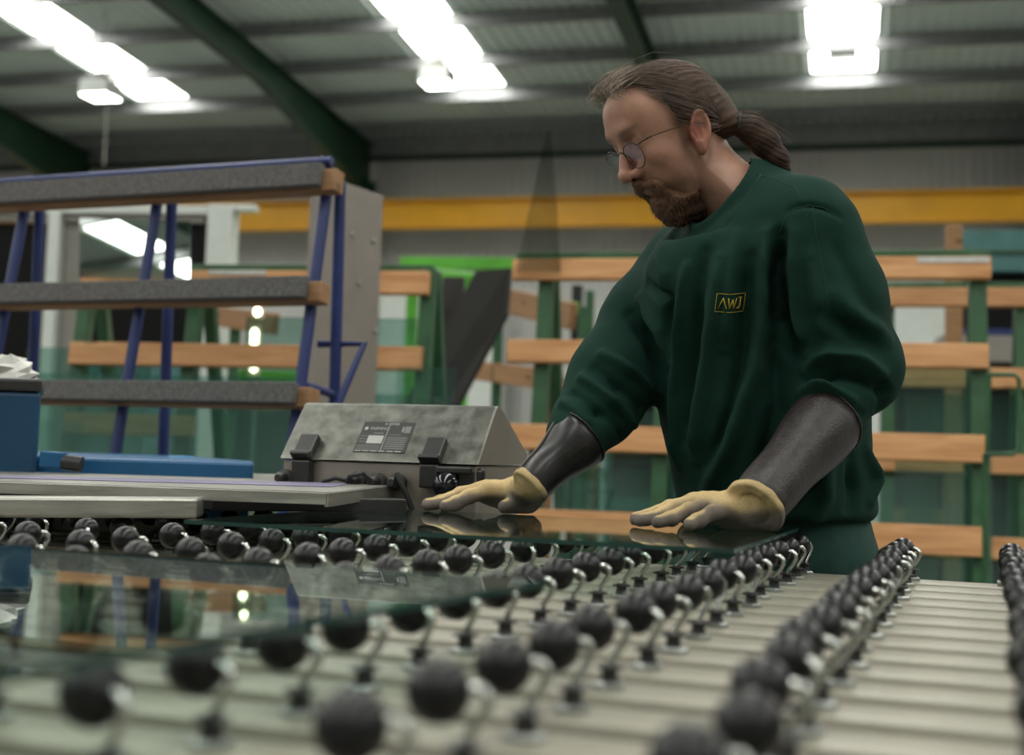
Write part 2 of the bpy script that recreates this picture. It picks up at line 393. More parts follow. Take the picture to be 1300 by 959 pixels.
def timber_rack(label, pl, planks, posts, top_y, dims, sheets=(), strip=None, depth=.55, zlow=0.12):
    """A-frame glass rack: green steel posts back and front, timber planks across the front"""
    p0 = pl_pt(pl, posts[0], planks[0][0][1]); root = empty('glass_rack', Vector((p0.x, p0.y, 0)), label, 'rack', 'timber faced glass racks')
    back = -pl[2]
    (a, b) = planks[0]; ztop = (pl_pt(pl, *a).z + pl_pt(pl, *b).z) / 2 + dims[0] / 2 + .02
    for x in posts:
        t = pl_z(pl, x, planks[0][0][1], ztop) + back * .05; g = pl_z(pl, x, planks[0][0][1], .08) + back * .05
        beam('post', g, t, .06, .055, M_['green'], root, up=back, bevel=.004)
        r = g + back * (depth + .25); r.z = .08
        beam('rear_post', r, t + back * .07, .05, .05, M_['green'], root, up=back, bevel=.004)
        beam('foot', g - back * .25 - Vector((0, 0, .04)), r + back * .1 - Vector((0, 0, .04)), .06, .06, M_['green'], root)
    t0 = pl_z(pl, a[0], a[1], ztop) + back * .06; t1 = pl_z(pl, b[0], b[1], ztop) + back * .06
    beam('top_rail', t0, t1, .06, .03, M_['green'], root, bevel=.003)
    g0 = pl_z(pl, posts[0], a[1], .1) + back * .1; g1 = pl_z(pl, posts[-1], a[1], .1) + back * .1
    beam('base_rail', g0, g1, .08, .06, M_['green'], root)
    for (a, b), h in zip(planks, dims):
        p, q = lev(pl, a, b)
        beam('plank', p, q, .045, h, M_['timber'], root, up=pl[1].cross(pl[3]).normalized() * (1 if pl[1].cross(pl[3]).z > 0 else -1), bevel=.004)
    return root

# ---- right rack, nearest
RP = plane(950, 440, 5.1, .25, math.radians(7))
rr = timber_rack('green steel rack with four pine planks directly behind the man', RP,
    [((652, 343), (1258, 341)), ((645, 446), (1255, 453)), ((640, 557), (1252, 568)), ((640, 668), (1250, 683))], [692, 845, 1243], 326, [.084, .09, .098, .105])
p, q = lev(RP, (1164, 331), (1255, 331))
beam('paper_strip', p + RP[2] * .026, q + RP[2] * .026, .002, .022, M_['paper'], rr)
# ---- second rack behind it, right
RP2 = plane(1200, 440, 6.3, .25, math.radians(7))
timber_rack('green rack with pine planks at right, set behind the nearest right rack', RP2,
    [((1105, 379), (1345, 377)), ((1100, 478), (1345, 482)), ((1100, 585), (1345, 592)), ((1100, 690), (1345, 700))], [1128, 1299], 362, [.09, .095, .09, .10])
# ---- left rack behind the blue frame
LP = plane(300, 440, 5.5, .20, math.radians(7))
lr = timber_rack('green rack with wide pine planks seen through the blue frame at left', LP,
    [((105, 359), (545, 359)), ((90, 452), (536, 453)), ((83, 538), (246, 541)), ((83, 640), (536, 650))], [106, 246, 541], 345, [.094, .094, .085, .1])
p, q = lev(LP, (268, 353), (340, 353))
beam('plastic_film', p + LP[2] * .026 + Vector((0, 0, .02)), q + LP[2] * .026 + Vector((0, 0, .02)), .004, .02, M_['paper'], lr)
# ---- receding rack in the gap at left and one in the centre
def receding(label, pts, posts):
    root = empty('glass_rack', (pts[0][0].x, pts[0][0].y, 0), label, 'rack', 'timber faced glass racks')
    for a, b, h in pts: beam('plank', a, b, .045, h, M_['timber_dark'], root, bevel=.004)
    for x in posts: beam('post', Vector((x.x, x.y, 0)), x, .06, .05, M_['green'], root, up=(0, 1, 0))
    return root
receding('receding pine plank rack glimpsed between the blue uprights', [(at(250, 398, 8.4), at(350, 412, 7.4), .12), (at(240, 498, 8.4), at(350, 510, 7.4), .12)], [at(245, 388, 8.5), at(300, 394, 7.95)])
receding('receding pine plank rack glimpsed left of the man\'s sleeve', [(at(600, 372, 8.6), at(728, 402, 7.4), .15), (at(600, 470, 8.6), at(728, 486, 7.4), .12)], [at(634, 365, 8.3), at(742, 390, 7.3)])
# timber boards behind the sleeve; top one coloured pale to imitate lamplight
tb = empty('board_bundle', at(725, 505, 6.5), 'pale cream boards stacked behind the rack near the man\'s sleeve', 'boards')
for i in range(3):
    beam('board', at(690, 478 + i * 12, 6.5), at(765, 480 + i * 12, 6.4), .3, .040, M_['paper'] if i == 0 else M_['timber'], tb, bevel=.003)
for x_ in (697, 757): beam('trestle', Vector((at(x_, 500, 6.45).x, 6.45, 0)), Vector((at(x_, 500, 6.45).x, 6.45, at(x_, 509, 6.45).z)), .05, .05, M_['timber_dark'], tb, up=(0, 1, 0))
# ---- blue padded A-frame, left
BP = plane(200, 371, 3.55, .40, math.radians(9))
bf = empty('padded_rack', pl_z(BP, 200, 371, 0), 'blue steel A-frame rack with three grey carpet-padded rails at left', 'rack')
back = -BP[2]
ztop = (pl_pt(BP, 200, 226).z) + .012
def bz(px, py, z): return pl_z(BP, px, py, z)
for (x, yy) in ((-6, 371), (165, 371), (384, 371)):
    p = pl_pt(BP, x, yy)
    t = pl_z(BP, x, yy, ztop) + back * .055; g = pl_z(BP, x, yy, .03) + back * .03
    pipe('front_upright', [g, t], .0155, M_['blue'], bf, 12)
    r = Vector((t.x, t.y, 0)) + back * .06
    r2 = r + back * .01; r2.z = .03
    t2 = t + back * .035 + BP[3] * .012 - Vector((0, 0, .03))
    pipe('rear_upright', [r2 + BP[3] * .02, t2], .0155, M_['blue'], bf, 12)
    for zf in (.42, .68):
        z = .03 + (ztop - .03) * zf
        a = g + (t - g) * zf; b = r2 + BP[3] * .02 + (t2 - r2 - BP[3] * .02) * zf
        pipe('cross_tie', [a, b], .011, M_['blue'], bf)
    pipe('foot_tube', [g - back * .2, r2 + back * .12], .0155, M_['blue'], bf)
a = pl_z(BP, -60, 224, ztop) + back * .03; b = pl_z(BP, 412, 218, ztop) + back * .03; a.z += .012; b.z += .012
pipe('top_tube', [a, b], .0125, M_['blue'], bf, 12)
for (y0, x1, h) in ((238, 411, .062), (371, 394, .056), (497, 381, .054)):
    p, q = lev(BP, (-40, y0), (x1, y0)); upv = BP[1].cross(BP[3]); upv = upv if upv.z > 0 else -upv
    beam('padded_rail', p + BP[2] * .02, q + BP[2] * .02, .022, h, M_['carpet'], bf, up=upv, bevel=.004)
    beam('timber_backing', p + back * .025 - upv * .012, q + back * .025 + BP[3] * .03 - upv * .012, .045, h * .95, M_['timber_dark'], bf, up=upv, bevel=.003)
k0 = at(404, 437, 3.52); pipe('side_brace', [k0, at(462, 437, 3.5), at(430, 512, 3.45), at(405, 575, 3.42)], .010, M_['blue'], bf)
# ---- tall taupe board
a0, a1 = at(409, 222, 4.75), at(487, 246, 5.12); a1.z = a0.z
d_ = (a1 - a0).normalized(); 
tbd = MB().prism([Vector((a0.x, a0.y, .05)), Vector((a1.x, a1.y, .05)), a1, a0], d_.cross(Vector((0, 0, 1))) * -.05).build('tall_board', M_['taupe'], None, bevel=.004)
tag(tbd, 'tall taupe board standing on edge beside the blue rack', 'board')
for (px, py) in ((447, 298), (473, 306), (455, 360), (476, 420)):
    c = onplane(px, py, a0, d_.cross(Vector((0, 0, 1))))
    fr = frame(c, c + d_.cross(Vector((0, 0, 1))) * 1, up=(0, 0, 1))
    MB().lathe([(.009, -.004), (.009, .006), (.004, .009)], 10, Matrix.Rotation(math.pi / 2, 4, 'Y')).build('screw_head', M_['zinc'], tbd, fr)
# ---- office partition with dark windows, far left
OP = plane(150, 400, 9.0, .12, 0)
op = empty('office_partition', pl_z(OP, 150, 400, 0), 'white framed partition with dark window openings at far left', 'partition')
def rect(name, x0, y0, x1, y1, dep, mt, parent, pl=OP, off=0.0, zb=None, zt=None):
    p = pl_pt(pl, x0, (y0 + y1) / 2); q = pl_pt(pl, x1, (y0 + y1) / 2)
    zt = zt if zt is not None else pl_pt(pl, (x0 + x1) / 2, y0).z; zb = zb if zb is not None else pl_pt(pl, (x0 + x1) / 2, y1).z
    p = p - pl[2] * off; q = q - pl[2] * off
    L = (Vector((q.x, q.y, 0)) - Vector((p.x, p.y, 0))).length
    M = frame(Vector((p.x, p.y, zb)), Vector((q.x, q.y, zb)))
    return MB().box((L / 2, 0, (zt - zb) / 2), (L, dep, zt - zb)).build(name, mt, parent, M, bevel=min(.006, dep / 4))
rect('header', -60, 262, 268, 273, .14, M_['white'], op)
rect('header_rail', 268, 261, 326, 269, .10, M_['white'], op)
rect('lower_header', -60, 273, 262, 283, .08, M_['grey'], op)
rect('post', 60, 272, 75, 560, .16, M_['white'], op, zb=0)
rect('post', 262, 262, 293, 560, .16, M_['white'], op, zb=0)
rect('dark_window', -60, 283, 61, 510, .03, M_['darkpanel'], op, off=.03)
rect('grey_panel', 75, 283, 98, 560, .05, M_['grey'], op, off=.02, zb=0)
rect('dark_window', 98, 283, 262, 440, .03, M_['darkpanel'], op, off=.03)
rect('lower_panel', -60, 510, 61, 560, .05, M_['grey'], op, zb=0, off=.02)
rect('lower_panel', 98, 440, 262, 560, .05, M_['teal'], op, zb=0, off=.02)
# pane leaning on the left rack that mirrors the roof lights
LPP = plane(170, 320, 5.42, .46, math.radians(6))
cs = [pl_pt(LPP, 101, 352), pl_pt(LPP, 241, 355), pl_pt(LPP, 241, 281), pl_pt(LPP, 101, 277)]
glass_sheet('mirror_pane', cs, .006, -LPP[2], 'mirror-like pane reflecting bright roof lights, standing on the left rack', M_['paneglass'])
# ---- bright green frame in the middle distance
LG = plane(590, 340, 12.0, .15, 0)
lg = empty('lime_gantry', pl_z(LG, 590, 340, 0), 'bright lime green machine gantry in the middle distance', 'gantry')
rect('top_beam', 510, 328, 672, 343, .15, M_['lime'], lg, LG)
beam('side_beam', at(526, 344, 12.0), at(602, 355, 10.2), .12, .09, M_['lime'], lg)
rect('post', 515, 343, 527, 560, .12, M_['lime'], lg, LG, zb=0)
LG2 = plane(595, 355, 10.2, .15, 0)
rect('front_beam', 545, 349, 640, 357, .10, M_['lime'], lg, LG2)
rect('post', 586, 356, 594, 560, .08, M_['lime'], lg, LG2, zb=0)
# second lime machine seen between the planks right of it
LG3 = plane(760, 400, 9.5, .15, 0)
l3 = empty('lime_conveyor', pl_z(LG3, 740, 400, 0), 'lime green conveyor seen between the planks beside the man\'s sleeve', 'conveyor')
rect('side_plate', 676, 384, 735, 398, .1, M_['lime'], l3, LG3); rect('side_plate', 770, 378, 800, 400, .1, M_['lime'], l3, LG3)
rect('leg', 742, 370, 752, 560, .1, M_['green'], l3, LG3, zb=0); rect('leg', 690, 396, 700, 560, .1, M_['green'], l3, LG3, zb=0)
rect('dark_column', 722, 360, 735, 560, .08, M_['black'], l3, LG3, off=.12, zb=0)
# ---- white sheeted doors on the back wall
DP = plane(560, 400, 22.8, WA, 0)
for i, (x0, x1, y0, y1, nm) in enumerate(((482, 640, 352, 470, 'door_1'), (1060, 1202, 385, 470, 'door_2'))):
    DPx = plane((x0 + x1) / 2, 400, (W0 + WW * 0).y - (.24 * (x0 + x1 - 1300) / 2 / 1700 * 25) - 1.2, WA, 0)
    d = rect(nm, x0, y0, x1, y1, .08, M_['white'], None, DPx, zb=0); tag(d, kind='structure')
# ---- dark board on edge and slanted dark stillage
DK = plane(575, 420, 7.2, .25, 0)
dk = rect('dark_upright_board', 560, 352, 586, 560, .06, mat('dark_brown_board', (.030, .026, .023), .7), None, DK, zb=0); tag(dk, 'dark brown upright board beside the lime green frame', 'board')
bl = rect('blue_upright_post', 548, 372, 556, 560, .05, M_['blue'], None, DK, off=-.15, zb=0); tag(bl, 'slim blue post left of the dark upright board', 'post')
p1, p2, p3 = at(604, 344, 7.0), at(646, 340, 7.0), at(641, 400, 7.0)
q_a, q_b = at(480, 575, 6.9), at(548, 575, 6.9); g1 = q_a + (q_a - p1) * ((.02 - q_a.z) / (q_a.z - p1.z)); g2 = q_b + (q_b - p3) * ((.02 - q_b.z) / (q_b.z - p3.z))
sd = MB().prism([g1, g2, p3, p2, p1], (.02, .06, 0)).build('slanted_stillage', mat('dark_stillage', (.013, .012, .011), .7), None); tag(sd, 'dark slanted stillage leaning in the centre background', 'stillage')
# ---- triangular glass offcut standing up behind the racks
TG = plane(690, 330, 5.3, .2, math.radians(3))
cs = [pl_pt(TG, 655, 345), pl_pt(TG, 712, 345), pl_pt(TG, 700, 166), pl_pt(TG, 694, 166)]
glass_sheet('glass_offcut', cs, .006, -TG[2], 'tall pointed grey glass offcut standing behind the rack left of the man\'s face', M_['greyglass'])
# ---- right background: teal machine, timber post
TP = plane(1270, 380, 9.2, .2, 0)
tm = empty('teal_machine', pl_z(TP, 1270, 380, 0), 'teal panelled machine at the far right behind the racks', 'machine')
rect('upper_panel', 1222, 292, 1345, 345, .5, M_['teal'], tm, TP, off=.25)
rect('frame_bar', 1222, 318, 1345, 324, .52, M_['steelgreen'], tm, TP, off=.25)
rect('dark_opening', 1222, 345, 1345, 420, .4, M_['darkpanel'], tm, TP, off=.3)
rect('blue_shelf', 1215, 418, 1345, 426, .5, M_['blue'], tm, TP, off=.25)
rect('lower_panel', 1195, 426, 1345, 460, .5, M_['grey'], tm, TP, off=.25)
rect('lower_cabinet', 1195, 460, 1345, 560, .5, M_['darkpanel'], tm, TP, off=.25, zb=0)
TQ = plane(1210, 380, 7.8, .2, 0)
tp = rect('timber_post', 1200, 287, 1221, 560, .09, M_['timber_dark'], None, TQ, zb=0); tag(tp, 'upright brown timber post behind the right-hand planks', 'post')
# thin green handle loop hooked at the right edge
hl = pipe('handle_loop', [at(1256, 476, 4.6), at(1288, 476, 4.6), at(1294, 482, 4.6), at(1293, 570, 4.6), at(1286, 577, 4.6), at(1250, 577, 4.6)], .008, M_['green'], None); tag(hl, 'thin green tubular loop handle at the right edge', 'handle')
pipe('upright', [at(1250, 577, 4.6), Vector((at(1250, 577, 4.6).x, 4.6, 0))], .008, M_['green'], hl)
pipe('upright', [at(1256, 476, 4.6), Vector((at(1250, 577, 4.6).x, 4.66, 0))], .008, M_['green'], hl)
# ---- stored glass: sheets leaning on the racks behind the planks
def lean_sheet(pl, x0, x1, ytop, off, label, mt='tealglass', zb=.14, group='stored glass sheets'):
    p = pl_pt(pl, x0, ytop); q = pl_pt(pl, x1, ytop); z = (p.z + q.z) / 2
    back = -pl[2] * off
    cs = [pl_z(pl, x0, ytop, zb) + back, pl_z(pl, x1, ytop, zb) + back, pl_z(pl, x1, ytop, z) + back, pl_z(pl, x0, ytop, z) + back]
    glass_sheet('stored_glass', cs, .008, back, label, M_[mt], group=group)
lean_sheet(RP, 700, 1190, 600, .090, 'low wide teal glass sheet leaning on the front of the rack behind the man')
lean_sheet(RP, 735, 860, 520, .104, 'narrow teal glass sheet in the gap between the man\'s arm and body')
lean_sheet(RP, 1138, 1262, 455, .120, 'teal glass sheet covering the right end of the nearest right rack')
lean_sheet(RP2, 1150, 1340, 500, .10, 'teal glass sheet stored in the rear right rack')
lean_sheet(LP, 60, 420, 478, -.04, 'wide greenish glass sheet leaning on the left rack')
lean_sheet(LP, 430, 560, 500, .08, 'greenish glass sheet on the right end of the left rack')
lean_sheet(LP, 20, 180, 440, .09, 'greenish glass sheet at the left end of the left rack')
lean_sheet(LP, 300, 520, 400, .11, 'tall greenish glass sheet behind the planks of the left rack')
SP = plane(80, 560, 4.4, .2, math.radians(8))
lean_sheet(SP, 40, 106, 534, 0, 'small clear offcut standing behind the blue machine')
lean_sheet(SP, 505, 580, 466, 0, 'small clear offcut behind the grey control box')
# dark lower machinery behind the racks
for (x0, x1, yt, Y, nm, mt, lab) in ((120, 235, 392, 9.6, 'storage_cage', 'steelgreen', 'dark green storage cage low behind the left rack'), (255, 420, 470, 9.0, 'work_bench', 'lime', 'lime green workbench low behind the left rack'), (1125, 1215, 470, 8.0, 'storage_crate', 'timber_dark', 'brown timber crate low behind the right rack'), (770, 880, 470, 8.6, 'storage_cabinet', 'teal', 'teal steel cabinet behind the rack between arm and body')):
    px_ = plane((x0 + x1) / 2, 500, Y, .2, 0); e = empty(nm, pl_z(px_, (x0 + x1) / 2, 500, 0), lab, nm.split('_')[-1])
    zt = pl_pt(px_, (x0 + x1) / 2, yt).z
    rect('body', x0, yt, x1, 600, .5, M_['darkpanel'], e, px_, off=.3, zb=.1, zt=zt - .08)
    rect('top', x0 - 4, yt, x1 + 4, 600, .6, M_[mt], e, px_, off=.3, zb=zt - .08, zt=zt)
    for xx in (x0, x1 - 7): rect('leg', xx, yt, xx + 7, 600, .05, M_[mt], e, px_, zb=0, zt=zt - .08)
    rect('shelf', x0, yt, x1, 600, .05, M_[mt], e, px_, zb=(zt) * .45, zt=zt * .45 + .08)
# warm tube lamp far behind, plus two glowing bodies standing in for reflections
for (px, py, h, lab) in ((323, 430, .10, 'small warm tube lamp lit behind the left rack, middle of three'), (327, 396, .042, 'small round glowing stand-in for a lamp reflection behind the left rack, topmost of three'), (322, 467, .042, 'small round glowing stand-in for a lamp reflection behind the left rack, lowest of three'), ):
    c = at(px, py, {430: 6.6, 396: 7.0, 467: 6.3}[py]); e = empty('lamp_and_reflections', c, lab, 'lamp', 'warm lamps behind the left rack')
    MB().lathe([(.004, -h / 2), (.017, -h / 2 + .012), (.017, h / 2 - .012), (.004, h / 2)], 14).build('tube', M_['tube'], e, Matrix.Translation(c), auto=60)
    MB().box((0, .03, 0), (.05, .02, h + .03)).build('holder', M_['grey'], e, Matrix.Translation(c))
    pipe('stem', [c + Vector((0, .04, 0)), c + Vector((0, .06, 0)), Vector((c.x, c.y + .06, 0))], .006, M_['grey'], e)
# ================================================================== ball castor table
TH = math.radians(19.7); TS = Vector((math.cos(TH), -math.sin(TH), 0)); TT = Vector((math.sin(TH), math.cos(TH), 0))
ZS = 0.937; BALLR = .0168; CASTH = .0580; ZG = ZS + CASTH
def tab(s, t, z=0): return TS * s + TT * t + Vector((0, 0, z))
MT = Matrix((TS, TT, Vector((0, 0, 1)))).transposed().to_4x4()
table = empty('castor_table', tab(-.7, 1.1, 0), 'pale slatted glass handling table covered with black ball castors', 'table')
S_A, S_B = -2.35, .95; PITCHT = .094; TB0 = 1.201
def rounded_slat(w, h):
    r = .006; return [(-w / 2, -h), (w / 2, -h), (w / 2, -r), (w / 2 - r * .3, -r * .3), (w / 2 - r, 0), (-w / 2 + r, 0), (-w / 2 + r * .3, -r * .3), (-w / 2, -r)]
sl_me = None
KMIN, KMAX = -9, 8
for k in range(KMIN, KMAX + 1):
    t = TB0 + PITCHT * k; w = .0640
    if sl_me is None:
        o = MB().prism([(0, y, z) for y, z in rounded_slat(w, .030)], (S_B - S_A, 0, 0)).build('slat', M_['slat'], table, MT @ Matrix.Translation((S_A, t, ZS)), auto=40); sl_me = o.data
    else:
        o = bpy.data.objects.new('slat', sl_me); link(o, table, MT @ Matrix.Translation((S_A, t, ZS)))
T_A, T_B = TB0 + PITCHT * KMIN - .05, TB0 + PITCHT * KMAX + .045
MB().box(((S_A + S_B) / 2, (T_A + T_B) / 2, ZS - .040), (S_B - S_A - .02, T_B - T_A - .01, .02)).build('bed_plate', M_['slatgap'], table, MT)
MB().box(((S_A + S_B) / 2, T_B - .005, ZS - .055), (S_B - S_A, .03, .09)).build('back_rail', M_['slat'], table, MT, bevel=.003)
MB().box(((S_A + S_B) / 2, T_A, ZS - .055), (S_B - S_A, .03, .09)).build('front_rail', M_['slat'], table, MT, bevel=.003)
for s in (S_A + .12, -.7, S_B - .12):
    for t in (T_A + .1, T_B - .1):
        MB().box((s, t, (ZS - .05) / 2), (.08, .08, ZS - .05)).build('leg', M_['grey'], table, MT, bevel=.004)
MB().box(((S_A + S_B) / 2, T_B - .1, .3), (S_B - S_A - .3, .05, .06)).build('stretcher', M_['grey'], table, MT)
# castor prototype: hexagonal zinc foot, black pedestal with dust disc, bent bright axle, black ball
def castor_proto():
    b = MB().lathe([(.0125, 0), (.0125, .0035), (.0105, .005), (.0, .005)], 6, cap=False)
    foot = b.build('castor', M_['zinc'], table, MT @ Matrix.Translation((0, 0, ZS)), auto=30)
    I = wmat(foot)
    MB().lathe([(.0075, .004), (.0062, .008), (.0058, .0135), (.0105, .0140), (.0108, .0152), (.0050, .0170), (.0, .0172)], 14, cap=False).build('pedestal', M_['blackplastic'], foot, I, auto=35)
    bc = Vector((-.0135, 0, CASTH - BALLR))
    pts = [(0, 0, .015), (.003, 0, .021), (.008, 0, .0275), (.0118, 0, .0345), (.0118, 0, .0395), (.0080, 0, .0435), (.0020, 0, .0440), (-.005, 0, .0428)]
    MB().tube(pts, [.0026] * 3 + [.0029, .0031, .0030, .0026, .0024], 10).build('axle', M_['chrome'], foot, I, auto=60)
    v = MB(); n = 20; m = 12; prof = [(max(1e-5, BALLR * math.sin(math.pi * i / m)), -BALLR * math.cos(math.pi * i / m)) for i in range(m + 1)]
    # seams of the moulded ball: two shallow grooves
    prof = [(r * (.985 if i in (5, 7) else 1), z) for i, (r, z) in enumerate(prof)]
    v.lathe(prof, n, Matrix.Translation(bc) @ Matrix.Rotation(math.radians(72), 4, 'Y'))
    v.build('ball', M_['rubber'], foot, I, smooth=True)
    return foot
proto = castor_proto(); kids = list(proto.children)
rc = random.Random(21); first = True
ROWS = range(-10, 6)
TABINV = wmat(table).inverted()
for r in ROWS:
    for k in range(-7, KMAX + 1):
        s = -.392 + .1445 * r + rc.uniform(-.003, .003); t = TB0 + PITCHT * k
        ang = rc.gauss(.12, .42)
        M = MT @ Matrix.Translation((s, t, ZS)) @ Matrix.Rotation(ang, 4, 'Z')
        w = M.translation
        # leave out castors that could never come into the picture
        px = w.x / max(w.y, .05) * F_PX + 650
        if px < -260 or px > 1560: continue
        if first: o = proto; first = False
        else:
            o = proto.copy(); COL.objects.link(o); o.parent = table
            for c in kids:
                d = c.copy(); COL.objects.link(d); d.parent = o
        o.matrix_basis = TABINV @ M
# stop bracket on the back edge, right
sb = empty('stop_bracket', tab(.07, 1.95, ZS), 'flat zinc stop bracket bolted on the back right table edge', 'bracket')
MB().box((.11, 1.955, ZS + .003), (.20, .035, .006)).build('plate', M_['zinc'], sb, MT, bevel=.001)
MB().box((.20, 1.955, ZS + .022), (.12, .03, .034)).build('upstand', M_['zinc'], sb, MT, bevel=.002)
MB().lathe([(.008, 0), (.008, .006), (.005, .008)], 6, MT @ Matrix.Translation((.04, 1.955, ZS + .006))).build('bolt_head', M_['chrome'], sb, auto=30)

# ---- the two sheets of float glass on the balls
def flat_sheet(pts, z, th, label):
    cs = [tab(s, t, z) for s, t in pts]; return glass_sheet('float_glass_sheet', cs, th, (0, 0, 1), label)
flat_sheet([(-.96, 1.47), (-.262, 1.47), (-.262, 1.99), (-.96, 1.99)], ZG, .005, 'clear glass sheet under the man\'s gloved hands')
flat_sheet([(-1.75, 1.005), (-.325, 1.005), (-.395, .46), (-1.75, .46)], ZG, .005, 'large clear glass sheet in the left foreground mirroring the racks')

# ---- stainless arm reaching in from the left
ZA = 1.034
arm = empty('transfer_arm', onz(200, 620, ZA), 'long stainless transfer arm with purple tape reaching in from the left', 'arm')
top = [onz(-120, 607, ZA), onz(415, 625, ZA), onz(527, 613, ZA), onz(527, 605, ZA), onz(-120, 595, ZA)]
MB().prism(top, (0, 0, -.004)).build('top_plate', M_['stainless'], arm)
# front lip
def lip(a, b, h, off=.0): 
    a = a.copy(); b = b.copy(); a.z = b.z = ZA - h / 2 - .001 - off; return beam('front_lip', a, b, .006, h, M_['stainless'], arm, bevel=.001)
lip(top[0], top[1], .017); lip(top[1], top[2], .02)
tp0 = [top[0] + (top[4] - top[0]) * .18, top[1] + (top[3] - top[1]) * .18 + Vector((-.03, 0, 0)), top[1] + (top[3] - top[1]) * .36 + Vector((-.03, 0, 0)), top[0] + (top[4] - top[0]) * .36]
MB().prism([p + Vector((0, 0, .0012)) for p in tp0], (0, 0, -.001)).build('purple_tape', M_['purple'], arm)
# support beam below
b0, b1 = onz(-120, 612, ZA), onz(245, 622, ZA)
q0, q1 = b0 + Vector((0, .05, -.034)), b1 + Vector((0, .05, -.026))
beam('support_beam', q0, q1, .06, .028, M_['stainless'], arm, bevel=.004)
b2, b3 = onz(235, 622, ZA) + Vector((0, .14, -.024)), onz(505, 622, ZA) + Vector((0, .06, -.026))
beam('shadow_gap_rail', b2, b3, .04, .020, M_['blackplastic'], arm, bevel=.002)  # black strip stands in for the dark shadow gap below the plate
e0 = at(470, 638, top[2].y + .02); MB().box(e0, (.11, .06, .030)).build('end_block', M_['stainless'], arm, bevel=.003)
e1 = at(508, 639, top[2].y - .012); MB().box(e1, (.034, .02, .030)).build('end_plate', M_['zinc'], arm, bevel=.002)
e2 = at(530, 632, top[2].y + .0); MB().box(e2, (.012, .012, .03)).build('end_pin', M_['zinc'], arm, bevel=.002)
pr0 = tab(-1.55, T_B + .02); pr1 = tab(-.93, T_B + .02)
beam('rear_panel', Vector((pr0.x, pr0.y, .928)), Vector((pr1.x, pr1.y, .928)), .012, .058, M_['slat'], arm, bevel=.002)
for (px, wd) in ((128, .03), (68, .03)):
    c = at(px, 640, 2.50); MB().box((c.x, c.y, .5 * (ZA - .03)), (wd + .02, .04, ZA - .03)).build('support_post', M_['grey'], arm, bevel=.003)
c = at(110, 660, 2.47); MB().prism([c + Vector((-.06, 0, -.06)), c + Vector((.05, 0, -.06)), c + Vector((.02, 0, .06)), c + Vector((-.02, 0, .06))], (0, .02, 0)).build('gusset', M_['slat'], arm)

# ---- blue machine behind the arm
bm_ = empty('blue_machine', (at(60, 600, 3.0).x, 3.0, 0), 'blue steel machine base behind the transfer arm at left', 'machine')
z_t = onz(180, 578, 1.06).z
def bx(name, x0, x1, Yn, Yf, zb, zt, mt, px_y=590, bevel=.006):
    a, b = at(x0, px_y, Yn), at(x1, px_y, Yn)
    return MB().box(((a.x + b.x) / 2, (Yn + Yf) / 2, (zb + zt) / 2), (b.x - a.x, Yf - Yn, zt - zb)).build(name, M_[mt], bm_, bevel=bevel)
zt = 1.063
tq = [at(-60, 600, 2.50), at(322, 590, 2.50), at(322, 585, 2.72), at(222, 575, 3.28), at(-60, 574, 3.28)]
for p in tq: p.z = zt
MB().prism(tq, (0, 0, -.05)).build('bench_top', M_['machineblue'], bm_, bevel=.006)
MB().prism([(at(-60, 590, 2.52).x, 2.52, .05), (at(318, 590, 2.52).x, 2.52, .05), (at(318, 590, 2.7).x, 2.7, .05), (at(222, 590, 3.2).x, 3.2, .05), (at(-60, 590, 3.2).x, 3.2, .05)], (0, 0, zt - .1)).build('bench_body', M_['machineblue'], bm_)
MB().lathe([(.028, 0), (.026, .003), (.0, .004)], 16, Matrix.Translation(Vector((at(231, 582, 2.95).x, 2.95, zt))), cap=False).build('top_cap', mat('light_blue_cap', (.05, .25, .5), .4), bm_, auto=40)
blk_z = at(20, 497, 2.45).z
a, b = at(-60, 540, 2.45), at(49, 540, 2.45)
bR = at(50, 540, 2.72).x; bC = at(52, 540, 2.72).x
MB().prism([(a.x, 2.45, .3), (b.x, 2.45, .3), (bR, 2.72, .3), (a.x, 2.72, .3)], (0, 0, blk_z - .3)).build('tower', mat('tower_blue_paint', (.004, .05, .115), .42, var=.06), bm_, bevel=.008)
MB().prism([(a.x, 2.445, blk_z), (b.x + .003, 2.445, blk_z), (bC, 2.725, blk_z), (a.x, 2.725, blk_z)], (0, 0, .024)).build('tower_cap', M_['blackplastic'], bm_, bevel=.006)
hA, hB = at(52, 583, 2.44), at(106, 590, 2.44)
beam('lever_arm', hA, at(84, 585, 2.44), .02, .03, M_['machineblue'], bm_, bevel=.003)
pipe('lever_grip', [at(80, 587, 2.44), at(104, 590, 2.44)], .0145, M_['blackplastic'], bm_)
# crumpled white film on the tower
rg = MB(); c = Vector((at(6, 486, 2.5).x, 2.52, blk_z + .025)); rr_ = random.Random(3)
n, m = 12, 7; vv = []; ff = []
for i in range(m):
    ph = (i + .01) / (m - 1) * math.pi / 2
    for k in range(n):
        a_ = 2 * math.pi * k / n; q = rr_.uniform(.75, 1.15)
        vv.append(c + Vector((.055 * math.cos(ph) * math.cos(a_) * q, .05 * math.cos(ph) * math.sin(a_) * q, .042 * math.sin(ph) * q)))
for i in range(m - 1):
    for k in range(n): ff.append((i * n + k, i * n + (k + 1) % n, (i + 1) * n + (k + 1) % n, (i + 1) * n + k))
ff.append(tuple(range(n))[::-1])
rag = mesh_obj('crumpled_film', vv, ff, M_['paper']); tag(rag, 'crumpled white plastic film on top of the blue tower', 'plastic film')

